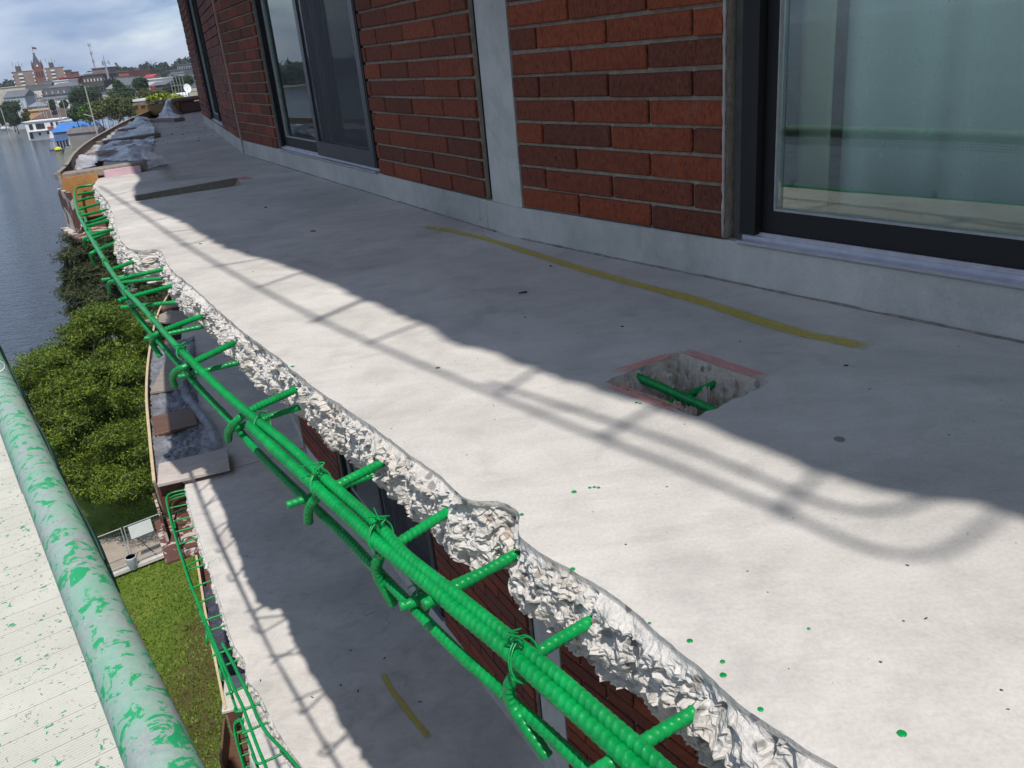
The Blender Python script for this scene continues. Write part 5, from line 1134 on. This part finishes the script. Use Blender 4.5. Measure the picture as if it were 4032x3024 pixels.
# long dark mansard block with pale windows, roof plant and masts
T, a, b, t, nb, zt = bld('mansard_block', 'long dark mansard block with rows of small pale windows', 'building', r1(960, 662), r1(1925, 560), 600, 560, 26, M_DARK, M_GREYR, win=(3, 18, .32, .28, WINL, -12, False))
bld('red_roof_hall', 'low hall with bright red roof strip in front of the dark mansard block', 'building', r1(960, 670), r1(1215, 640), 590, 580, 8, M_RED, M_RED, 'flat', zb=-12)
bld('plant_block', 'windowless brown plant block on the dark mansard roof', 'building', r1(1495, 503), r1(1755, 488), 575, 565, 12, cm('plant_brown', (.17, .12, .11)), zb=zt+.5)
bld('roof_house', 'long white roof house on the dark mansard block', 'building', r1(1350, 585), r1(1510, 570), 580, 572, 8, M_WHITE, M_WHITE, zb=zt+.5)
def mast(label, top, bot, D_, r, arms=()):
    A, B = Qd(*bot, D_), Qd(*top, D_); T = thing('radio_mast', label, 'mast', (A.x, A.y, A.z-2)); m = MB(); m.tube([Vector((A.x, A.y, A.z-2)), Vector((A.x, A.y, (A.z+B.z)/2)), Vector((A.x, A.y, B.z))], [r, r*.6, r*.2], 6); m.build('pole', M_GREYW, T)
    for f, L_ in arms:
        z = A.z+(B.z-A.z)*f
        for k in range(3): m = MB(); an = k*2.1+.3; e = Vector((math.cos(an), math.sin(an), 0))*L_; m.tube([Vector((A.x, A.y, z)), Vector((A.x, A.y, z))+e], .12, 5); m.box(Vector((A.x, A.y, z))+e, .35, .35, 1.6); m.build('antenna', M_GREYW, T)
mast('tall thin lattice radio mast above the dark mansard block', r1(1448, 95), r1(1552, 500), 575, .42, ((.95, .6), (.62, .5), (.3, .5)))
mast('thick antenna pole with a ring of panels near its top', r1(1690, 270), r1(1760, 600), 560, .7, ((.55, 2.4), (.64, 2.0)))
mast('faint distant mast on the wooded ridge', r2(1217, 345), r2(1232, 440), 1100, .5)
bld('brick_block', 'orange-red brick block at the end of the dark mansard', 'building', r2(680, 560), r2(845, 548), 560, 545, 30, cm('far_orange_red', (.28, .075, .045)), win=(2, 6, .3, .4, WINM, -10, False))
bld('brick_church', 'dark red brick gabled church in front of the wooded ridge', 'church', r2(932, 548), r2(1085, 545), 640, 640, 18, M_BRICKF, M_BRICKF, 'gable_front', 6, rpx=50, win=(1, 3, .25, .4, WINL, -6, False))
bld('red_roof_shop', 'small shop with red roof below the brick church', 'building', r2(1100, 640), r2(1250, 640), 560, 555, 12, M_WHITE, M_RED, 'gable_side', 2, rpx=36)
bld('stepped_block', 'grey stepped block on the hillside beside our wall', 'building', r2(1530, 540), r2(1750, 515), 480, 470, 22, M_GREYW, M_GREYR, win=(4, 7, .4, .4, WINM, -12, False))
bld('upper_block', 'upper grey block with dark window band behind the stepped one', 'building', r2(1640, 450), r2(1880, 425), 520, 505, 14, M_GREYW, M_GREYR, win=(4, 6, .5, .35, WINM, -8, False))
bld('grey_wing', 'pale grey low wing before the stepped block', 'building', r2(1510, 590), r2(1640, 610), 440, 436, 12, cm('pale_grey', (.4, .41, .44)), win=(3, 4, .35, .4, WINM, -14, False))
bld('white_warehouse', 'white windowless warehouse with clean edges', 'building', r2(1150, 690), r2(1400, 662), 420, 410, 30, M_WHITE, M_WHITE)
bld('dark_store', 'low dark store with small red sign panel', 'building', r2(1200, 780), r2(1440, 765), 350, 345, 14, M_DARK, M_GREYR, 'gable_side', rpx=45)
bld('sign_panel', 'small red sign panel on the low dark store', 'sign', r2(1222, 800), r2(1285, 800), 348, 347, .4, M_RED, M_RED, zb=Qd(*r2(1250, 835), 348).z, over=.05)
bld('gabled_hall', 'large hall with long grey gable roof behind the round bush', 'building', r2(490, 832), r2(900, 800), 420, 410, 22, M_CREAM, M_GREYR, 'gable_front', rpx=115)
bld('beige_house', 'plain beige flat house wall between dark trees', 'building', r2(415, 900), r2(600, 880), 380, 376, 14, M_CREAM)
bld('tan_hall', 'tan low hall behind the tall bush', 'building', r2(760, 790), r2(930, 770), 390, 385, 14, M_CREAM)
for i, (X, Y, w) in enumerate([(870, 640, 60), (930, 650, 70), (1170, 660, 120), (830, 745, 120), (640, 650, 90)]):
    bld('white_shed', ['tiny white shed beside the orange-red block', 'tiny white shed in front of the brick church', 'long white shed under the red roof shop', 'white shed behind the grey gable hall', 'pale shed in front of the orange-red block'][i], 'shed', r2(X, Y), r2(X+w, Y-4), 470+i*12, 468+i*12, 8, M_WHITE, M_GREYR)
# waterfront left of our balcony
bld('cream_warehouse', 'long cream warehouse behind the waterfront houses', 'building', r1(-260, 830), r1(412, 798), 640, 630, 40, M_CREAM, M_CREAM)
bld('dormer_house', 'grey roofed house with white dormer windows in front of the cream warehouse', 'house', r1(60, 985), r1(395, 945), 540, 530, 14, M_BLUEG, M_GREYR, 'gable_side', rpx=80, win=(1, 5, .25, .6, WINL, -16, False))
bld('tent_shed', 'pale beige shed with sloping sheet roof left of the masts', 'shed', r1(380, 990), r1(690, 975), 560, 545, 20, M_CREAM, cm('beige_sheet', (.36, .33, .29)), 'gable_front', rpx=85)
bld('row_block', 'long row block with grey mansard roof and brick front', 'building', r1(675, 862), r1(1290, 815), 520, 505, 14, M_BRICKF, M_GREYR, 'hip', rpx=80, win=(1, 14, .3, .5, WINM, -15, False))
T, a, b, t, nb, zt = bld('row_dormers', 'line of white dormers on the grey mansard row', 'dormers', r1(690, 830), r1(1270, 790), 516, 501, .6, M_GREYR, M_GREYR, zb=-15, over=.1, win=(1, 6, .12, .8, WINL, -14.4, False))
bld('white_plant', 'white boxy plant building above the mansard row', 'building', r1(875, 705), r1(1110, 690), 560, 550, 12, M_WHITE, M_WHITE)
bld('white_store', 'long low white store behind the boat masts', 'building', r1(680, 1020), r1(1100, 985), 470, 455, 18, M_WHITE, M_GREYR)
bld('car_lot_roof', 'flat dark roofed lot building behind the white store', 'building', r1(690, 945), r1(1090, 905), 500, 490, 16, M_GREYW, M_GREYR, win=(1, 6, .5, .5, WINL, -17, False))
T, a, b, t, nb, zt = bld('blue_house', 'pale blue gabled house above the bare sheathed wall', 'house', r1(440, 1140), r1(830, 1095), 470, 462, 16, M_BLUEG, M_GREYR, 'gable_front', rpx=72)
for k, (f, w, h) in enumerate(((.10, 1.0, 2.2), (.16, 1.0, 2.2), (.52, 1.0, 1.1))):
    q = a+t*(b-a).length*f-nb*.05; m = MB(); m.box((q.x, q.y, zt-2.0), w, .12, h, math.atan2(t.y, t.x)); m.build('window', WINL if k > 1 else WINM, T)
bld('sheathed_house', 'unfinished house walls sheathed in raw orange board', 'house', r1(345, 1215), r1(900, 1160), 455, 446, 10, M_OSB, M_OSB)
bld('brown_roof_house', 'house with wide brown hip roof behind the white boathouse', 'house', r1(520, 1345), r1(1140, 1262), 442, 430, 18, M_CREAM, M_BROWNR, 'hip', rpx=125)
# white two-storey boathouse on the water
T, a, b, t, nb, zt = bld('boathouse', 'white two-storey floating boathouse with dark windows', 'boathouse', r1(398, 1392), r1(1030, 1318), 425, 412, 9, M_WHITE, M_WHITE, zb=WZ-.1)
L_ = (b-a).length; H_ = zt-WZ; ang = math.atan2(t.y, t.x)
for f, g, w, h in [(.14, .74, 1.6, 2.3), (.30, .74, 1.2, 2.3), (.37, .74, 1.2, 2.3), (.45, .74, 1.3, 2.2), (.68, .80, 1.1, 1.4), (.82, .80, 1.1, 1.4), (.96, .76, 1.1, 2.0), (.09, .27, 1.3, 2.6), (.31, .33, 1.0, 1.2), (.53, .36, 1.0, 1.2)]:
    q = a+t*L_*f-nb*.05; m = MB(); m.box((q.x, q.y, WZ+H_*g), w, .14, h, ang); W_ = m.build('window', WINM, T)
m = MB(); q = a+t*L_*.3-nb*.9; m.box((q.x, q.y, WZ+H_*.50), L_*.5, 1.6, .15, ang); m.build('balcony_deck', M_WHITE, T)
m = MB(); q = a+t*L_*.5-nb*.6; m.box((q.x, q.y, WZ+.1), L_*1.04, 1.4, .5, ang); m.build('float_deck', M_GREYW, T)
for f in (.6, .66): m = MB(); q = a+t*L_*f-nb*.4; m.box((q.x, q.y, WZ+H_*.62), 1.6, .3, .8, ang); m.build('red_cushion', M_RED, T)
# blue roofed houseboat
T, a, b, t, nb, zt = bld('houseboat', 'blue-roofed houseboat with white posts and porch', 'houseboat', r1(860, 1545), r1(1130, 1520), 345, 338, 7, cm('blue_wall', (.10, .14, .21)), M_BLUER, 'gable_side', 1.4, zb=WZ-.1)
L_ = (b-a).length; ang = math.atan2(t.y, t.x); m = MB(); q = a+t*L_*.35-nb*1.4; m.box((q.x, q.y, WZ+3.1), L_*.95, 2.9, .2, ang); m.build('porch_roof', M_BLUER, T)
for k in range(6): m = MB(); q = a+t*L_*(-.1+.18*k)-nb*2.7; m.tube([Vector((q.x, q.y, WZ)), Vector((q.x, q.y, WZ+3.0))], .08, 5); m.build('porch_post', WINL, T)
m = MB(); q = a+t*L_*.4-nb*1.2; m.box((q.x, q.y, WZ+.15), L_*1.25, 4.6, .5, ang); m.build('float_deck', M_DARK, T)
m = MB(); q = a+t*L_*.85-nb*.06; m.box((q.x, q.y, WZ+2.0), 1.2, .12, 1.8, ang); m.build('window', WINL, T)
bld('boat_shed', 'blue metal roofed shed stepping up behind the houseboat', 'shed', r1(900, 1520), r1(1480, 1470), 352, 338, 9, cm('shed_blue_wall', (.16, .25, .36)), M_BLUER, 'gable_side', 2.2)
bld('grey_boat_shed', 'grey open-fronted boat shed beside the houseboat', 'shed', r1(1110, 1590), r1(1560, 1500), 318, 305, 8, cm('shed_grey', (.20, .19, .18)), cm('shed_brown_roof', (.12, .10, .095)), 'gable_side', 1.5)
y0 = Qd(*r1(905, 1659), 338); m = MB(); m.tube([Vector((y0.x, y0.y, WZ+z)) for z in (.1, .4, .9, 1.3)], [.9, 1.3, 1.1, .3], 8); o = m.build('yellow_kayak_pile', cm('yellow_plastic', (.5, .5, .03))); tag(o, 'bright yellow plastic heap at the houseboat corner', 'kayak')
bld('clad_shed', 'long pale blue metal-clad shed wall behind the bare shrub', 'shed', r1(960, 1445), r2(1000, 1190), 372, 330, 14, M_LBLUE, M_LBLUE, over=.15)
# building with white roof edge, railing and dish
T, a, b, t, nb, zt = bld('flat_roof_block', 'orange brick block with white roof edge beyond the wooden tray', 'building', r2(958, 1040), r2(2150, 925), 205, 175, 26, M_ORB, cm('white_roof', (.60, .60, .57), var=.05), 'flat', over=.3)
RL = thing('roof_railing', 'thin grey guard railing on the white flat roof', 'railing', (a.x, a.y, zt)); q0 = Qd(*r2(1600, 975), 186); q1 = Qd(*r2(1800, 950), 182)
for k in range(5): p = q0.lerp(q1, k/4); m = MB(); m.tube([Vector((p.x, p.y, zt+.45)), Vector((p.x, p.y, zt+4.3))], .06, 5); m.build('post', M_GREYW, RL)
for z in (4.3, 2.6): m = MB(); m.tube([Vector((q0.x, q0.y, zt+z)), Vector((q1.x, q1.y, zt+z))], .06, 5); m.build('rail', M_GREYW, RL)
DS = Qd(*r2(1815, 822), 178); T2_ = thing('satellite_dish', 'white satellite dish on the flat roof beside our brick corner', 'satellite dish', (DS.x, DS.y, zt+.4)); m = MB(); R = Matrix.Rotation(0.5, 3, 'Z') @ Matrix.Rotation(math.radians(70), 3, 'X'); vs = []
for j in range(6):
    r_ = .85*j/5
    for i in range(20): vs.append(DS+R@Vector((r_*math.cos(i*math.pi/10)*.8, r_*math.sin(i*math.pi/10), .16*(r_/.85)**2)))
m.add(vs, [(j*20+i, j*20+(i+1) % 20, (j+1)*20+(i+1) % 20, (j+1)*20+i) for j in range(5) for i in range(20)]); m.build('dish', M_WHITE, T2_, True)
m = MB(); m.tube([Vector((DS.x, DS.y, zt+.4)), DS], .1, 6); m.build('mast', M_GREYW, T2_)
bld('roof_unit', 'beige roof ventilation box next to the satellite dish', 'roof unit', r2(1835, 880), r2(1970, 862), 180, 177, 3, M_CREAM, M_CREAM, zb=zt+.45, over=.05)
# trees of the town, each its own
FT = [leafmat('town_leaves_dark', [(0.014, 0.034, 0.010), (0.032, 0.066, 0.016), (0.058, 0.10, 0.024)]), leafmat('town_leaves_bright', [(0.035, 0.09, 0.010), (0.08, 0.16, 0.018), (0.12, 0.21, 0.026)]), leafmat('town_leaves_olive', [(0.045, 0.065, 0.014), (0.095, 0.115, 0.022), (0.15, 0.145, 0.036)])]
FARTREES = [(r1, 1375, 970, 300, 200, 380, 0, 'dark broad tree behind the leaning utility pole'), (r1, 1220, 1230, 110, 130, 345, 0, 'dark tree left of the bright green tree'), (r1, 1430, 1220, 140, 160, 325, 1, 'bright green round tree at the utility pole foot'),
 (r1, 1930, 1010, 190, 170, 300, 0, 'green bushy tree before the beige wall'), (r2, 760, 940, 230, 150, 290, 0, 'wide green tree below the round bush'), (r2, 640, 1110, 260, 130, 255, 2, 'olive shrub mass above the clad shed'), (r2, 380, 1160, 150, 110, 270, 2, 'olive shrub beside the bright green tree'), (r2, 860, 1090, 160, 120, 245, 2, 'olive shrub against the orange brick corner'),
 (r2, 1050, 740, 120, 120, 360, 0, 'tall upright green tree before the white warehouse'), (r2, 690, 770, 110, 75, 375, 0, 'dark round bush on the grey gable hall'), (r2, 1150, 900, 190, 70, 260, 2, 'low olive hedge tree beyond the white roof'), (r2, 1330, 900, 170, 65, 258, 2, 'brownish hedge tree beyond the white roof railing'), (r2, 1600, 840, 200, 90, 280, 0, 'green tree row below the stepped block'), (r2, 1760, 720, 170, 110, 330, 0, 'dark tree in front of the upper grey block'), (r2, 1620, 660, 90, 70, 430, 0, 'small dark tree against the pale wing'),
 (r1, 150, 1180, 190, 150, 500, 0, 'dark tree clump at the water edge'), (r1, 40, 1270, 110, 130, 490, 0, 'dark bank tree nearest the open water'), (r1, 240, 1330, 90, 100, 470, 0, 'small dark tree below the sheathed house'), (r1, 860, 1090, 60, 90, 440, 0, 'dark cypress-like tree beside the blue house'), (r1, 1040, 1080, 60, 60, 430, 0, 'small dark tree behind the boat masts'), (r1, 420, 1260, 60, 110, 432, 2, 'rusty brown fir beside the white boathouse'), (r2, 970, 1235, 55, 30, 225, 1, 'bright green weeds at the clad shed corner')]
for k, (cf, X, Y, rx, ry, D_, mi, lab) in enumerate(FARTREES):
    if mi == 2: ry *= 1.4; Y += 25
    fx, fy = cf(X, Y); px = 4.148; mpp = D_/FPX; cl = []; rn = random.Random(k)
    for j in range(26):
        an = rn.uniform(0, 6.28); q = rn.random()**.5*.72; cl.append((Qd(fx+math.cos(an)*rx*q/px, fy+math.sin(an)*ry*q/px, D_+rn.uniform(-1, 1)*rx/px*mpp*.5), min(rx, ry)/px*mpp*rn.uniform(.28, .50)))
    c = Qd(fx, fy, D_); hgt = max(4, c.z+ry/px*mpp-GZ); tree('town_tree', lab, Vector((c.x, c.y, GZ)), hgt, cl, 5200, 0.0009*D_, FT[mi], 'trees across the bay', k, 5, .25, shell=.5, flat=.85, aspect=.6)
# bright leafy branch tips just behind the wooden tray
cl = [(Qd(*r2(X, Y), 60), .55) for X, Y in [(1290, 1050), (1360, 1030), (1430, 1010), (1500, 1005), (1570, 1020), (1640, 1035), (1330, 1070), (1460, 1050), (1600, 1060)]]; c = Qd(*r2(1450, 1040), 60)
tree('vine_tree', 'yellow-green leafy tree top peeping over the wooden tray', Vector((c.x, c.y, GZ)), c.z-GZ+.6, cl, 2600, .16, leafmat('yellow_leaves', [(.10, .15, .01), (.2, .24, .02), (.3, .32, .04)]), None, 77, 6, .2)
# bare shrub
c = Qd(*r2(470, 1400), 225); T = thing('bare_shrub', 'leafless brown shrub in front of the clad shed', 'tree', (c.x, c.y, GZ)); m = MB(); rn = random.Random(5)
for k in range(46):
    an = rn.uniform(0, 6.28); h_ = (Qd(*r2(470, 1230), 225).z-GZ)*rn.uniform(.6, 1.0); e = Vector((math.cos(an), math.sin(an), 0))*rn.uniform(1, 6.5); m.tube([Vector((c.x, c.y, GZ)), Vector((c.x, c.y, GZ+h_*.45))+e*.2, Vector((c.x, c.y, GZ+h_))+e], [.16, .09, .03], 4)
m.build('branches', cm('bare_twig', (.12, .09, .085)), T)
# utility poles, boat masts, wires
POLEM = cm('weathered_pole', (.36, .35, .33))
def pole(name, label, top, bot, D_, r, arm=None, group=None):
    A, B = Qd(*bot, D_), Qd(*top, D_); zb = max(GZ if name != 'sailboat_mast' else WZ, A.z-6); T = thing(name, label, 'pole', (A.x, A.y, zb), group); m = MB(); m.tube([Vector((A.x, A.y, zb)), Vector((A.x, A.y, B.z))], [r, r*.7], 7); m.build('shaft', POLEM, T)
    if arm: p, q = Qd(*arm[0], D_), Qd(*arm[1], D_); m = MB(); m.tube([p, q], r*.6, 6); m.build('cross_arm', POLEM, T)
    return B
pt = pole('utility_pole', 'tall pale utility pole with one slanting arm', r1(1372, 780), r1(1590, 1560), 212, .17, (r1(1360, 1242), r1(1512, 1283)))
pole('utility_pole', 'pale pole leaning over the bank at the open water', r1(5, 1140), r1(92, 1405), 380, .2)
for i, (X, Y, X2, Y2) in enumerate([(562, 870, 602, 1030), (622, 880, 662, 1045), (690, 960, 705, 1050), (770, 960, 785, 1060), (885, 960, 925, 1130), (905, 990, 948, 1110), (1000, 970, 1055, 1140), (1195, 930, 1240, 1130)]):
    pole('sailboat_mast', 'thin bare boat mast in front of the white store', r1(X, Y), r1(X2, Y2), 405, .16, None, 'boat masts')
for i, (X, Y) in enumerate([(1090, 1430), (1120, 1440), (1330, 1420), (1400, 1430)]): pole('mooring_pole', 'thin dark mooring pole beside the blue-roofed houseboat', r1(X, Y), r1(X+35, Y+200), 318, .12, None, 'mooring poles')
WIREM = cm('wire_grey', (.22, .22, .22))
for i, (y1, y2) in enumerate([(790, 745), (850, 800), (885, 835), (968, 905)]):
    A, B = Qd(*r1(1400, y1), 214), Qd(*r2(1950, y2), 250); mid = (A+B)/2-Vector((0, 0, .8)); m = MB(); m.tube(catmull([A, mid, B], 6), .022, 4); o = m.build('power_line', WIREM); tag(o, 'thin power line running right from the tall utility pole', 'power line', 'power lines')
# small moored boat
A = Fp(*r1(95, 1505), WZ); T = thing('sailboat', 'small white sailboat moored at the bank by the leaning pole', 'boat', (A.x, A.y, WZ)); m = MB(); vs = []
for i in range(9):
    u = i/8; w = 1.3*math.sin(math.pi*min(1, u*.85+.12))**.6; vs += [(A.x-5+10*u, A.y-w, WZ+1.1), (A.x-5+10*u, A.y-w*.5, WZ-.2), (A.x-5+10*u, A.y+w*.5, WZ-.2), (A.x-5+10*u, A.y+w, WZ+1.1)]
m.add(vs, [(i*4+k, i*4+(k+1) % 4, i*4+4+(k+1) % 4, i*4+4+k) for i in range(8) for k in range(4)]+[(3, 2, 1, 0), (32, 33, 34, 35)]); m.build('hull', M_WHITE, T); m = MB(); m.box((A.x, A.y, WZ+1.6), 4, 1.5, 1.0); m.build('cabin', M_WHITE, T); m = MB(); m.tube([Vector((A.x, A.y, WZ+1)), Vector((A.x, A.y, WZ+11))], .12, 6); m.build('mast', M_GREYW, T)
# wooded ridge behind the town, and the far shores
RIDGE = leafmat('ridge_leaves', [(0.010, 0.024, 0.014), (0.022, 0.042, 0.020), (0.038, 0.060, 0.026)], .8, .1)
def woods(name, label, pts, n, size, seed, depth=60):
    cl = []; rn = random.Random(seed)
    for (a, b) in zip(pts, pts[1:]):
        L_ = (b-a).length; k = max(2, int(L_/9))
        for i in range(k):
            p = a.lerp(b, (i+rn.random())/k); top = p.z
            for lev in range(4):
                r_ = rn.uniform(5, 8.5); cl.append((Vector((p.x+rn.uniform(-4, 4), p.y+rn.uniform(0, depth), top-r_*.8-lev*6-rn.uniform(0, 3))), r_))
    V, F_ = leaf_cloud(cl, n, size, seed, .9, .6, .6); o = np_mesh(name, V, F_, RIDGE); tag(o, label, 'woodland', kind='stuff')
woods('wooded_ridge', 'dark wooded ridge on the skyline behind the town', [Qd(*r2(X, Y), 1000) for X, Y in [(250, 560), (480, 498), (640, 490), (800, 480), (960, 462), (1060, 440), (1180, 460), (1280, 415), (1420, 400), (1540, 380), (1700, 320), (1830, 335), (2100, 330), (2500, 300)]], 150000, 1.3, 5)
woods('far_woods', 'dark low woods left of the tower block', [Qd(*r1(X, Y), 1000) for X, Y in [(-700, 800), (-300, 735), (0, 700), (90, 678), (160, 672), (240, 690)]], 24000, 1.5, 6)
woods('far_woods', 'low dark trees between the plain towers and the mansard roof', [Qd(*r1(X, Y), 950) for X, Y in [(1260, 590), (1330, 582), (1400, 590)]], 5000, 1.5, 8)
P = [Vector((x, y, 0)) for x, y in [(-2600, 215), (-1500, 515), (-800, 660), (-520, 680)]]; woods('far_woods', 'far wooded shore across the open bay', P, 130000, 3.6, 7, 40)
m = MB(); hp = [Qd(*r2(X, Y), 1010) for X, Y in [(-1400, 640), (480, 540), (800, 520), (1100, 495), (1400, 455), (1700, 385), (2500, 350)]]; vs = []
for p in hp: vs += [(p.x, p.y+45, p.z-7), (p.x, p.y-60, GZ-1), (p.x*1.5, p.y*1.6, p.z-10)]
m.add(vs, [(i*3, i*3+3, i*3+4, i*3+1) for i in range(len(hp)-1)]+[(i*3+2, i*3+5, i*3+3, i*3) for i in range(len(hp)-1)]); tag(m.build('hill', cm('hill_green', (.018, .03, .02))), kind='structure')

# ------------------------------------------------------------------ summer haze over the bay
hm = bpy.data.materials.new('haze'); hm.use_nodes = True; ht = hm.node_tree; ht.nodes.remove(ht.nodes['Principled BSDF'])
pv = ht.nodes.new('ShaderNodeVolumePrincipled'); pv.inputs['Color'].default_value = (0.86, 0.92, 1.0, 1); pv.inputs['Density'].default_value = 0.00012; pv.inputs['Anisotropy'].default_value = 0.2
ht.links.new(pv.outputs[0], ht.nodes['Material Output'].inputs['Volume'])
m = MB(); m.box((0, 600, 14), 7400, 8000, 72); o = m.build('haze', hm); tag(o, kind='stuff')
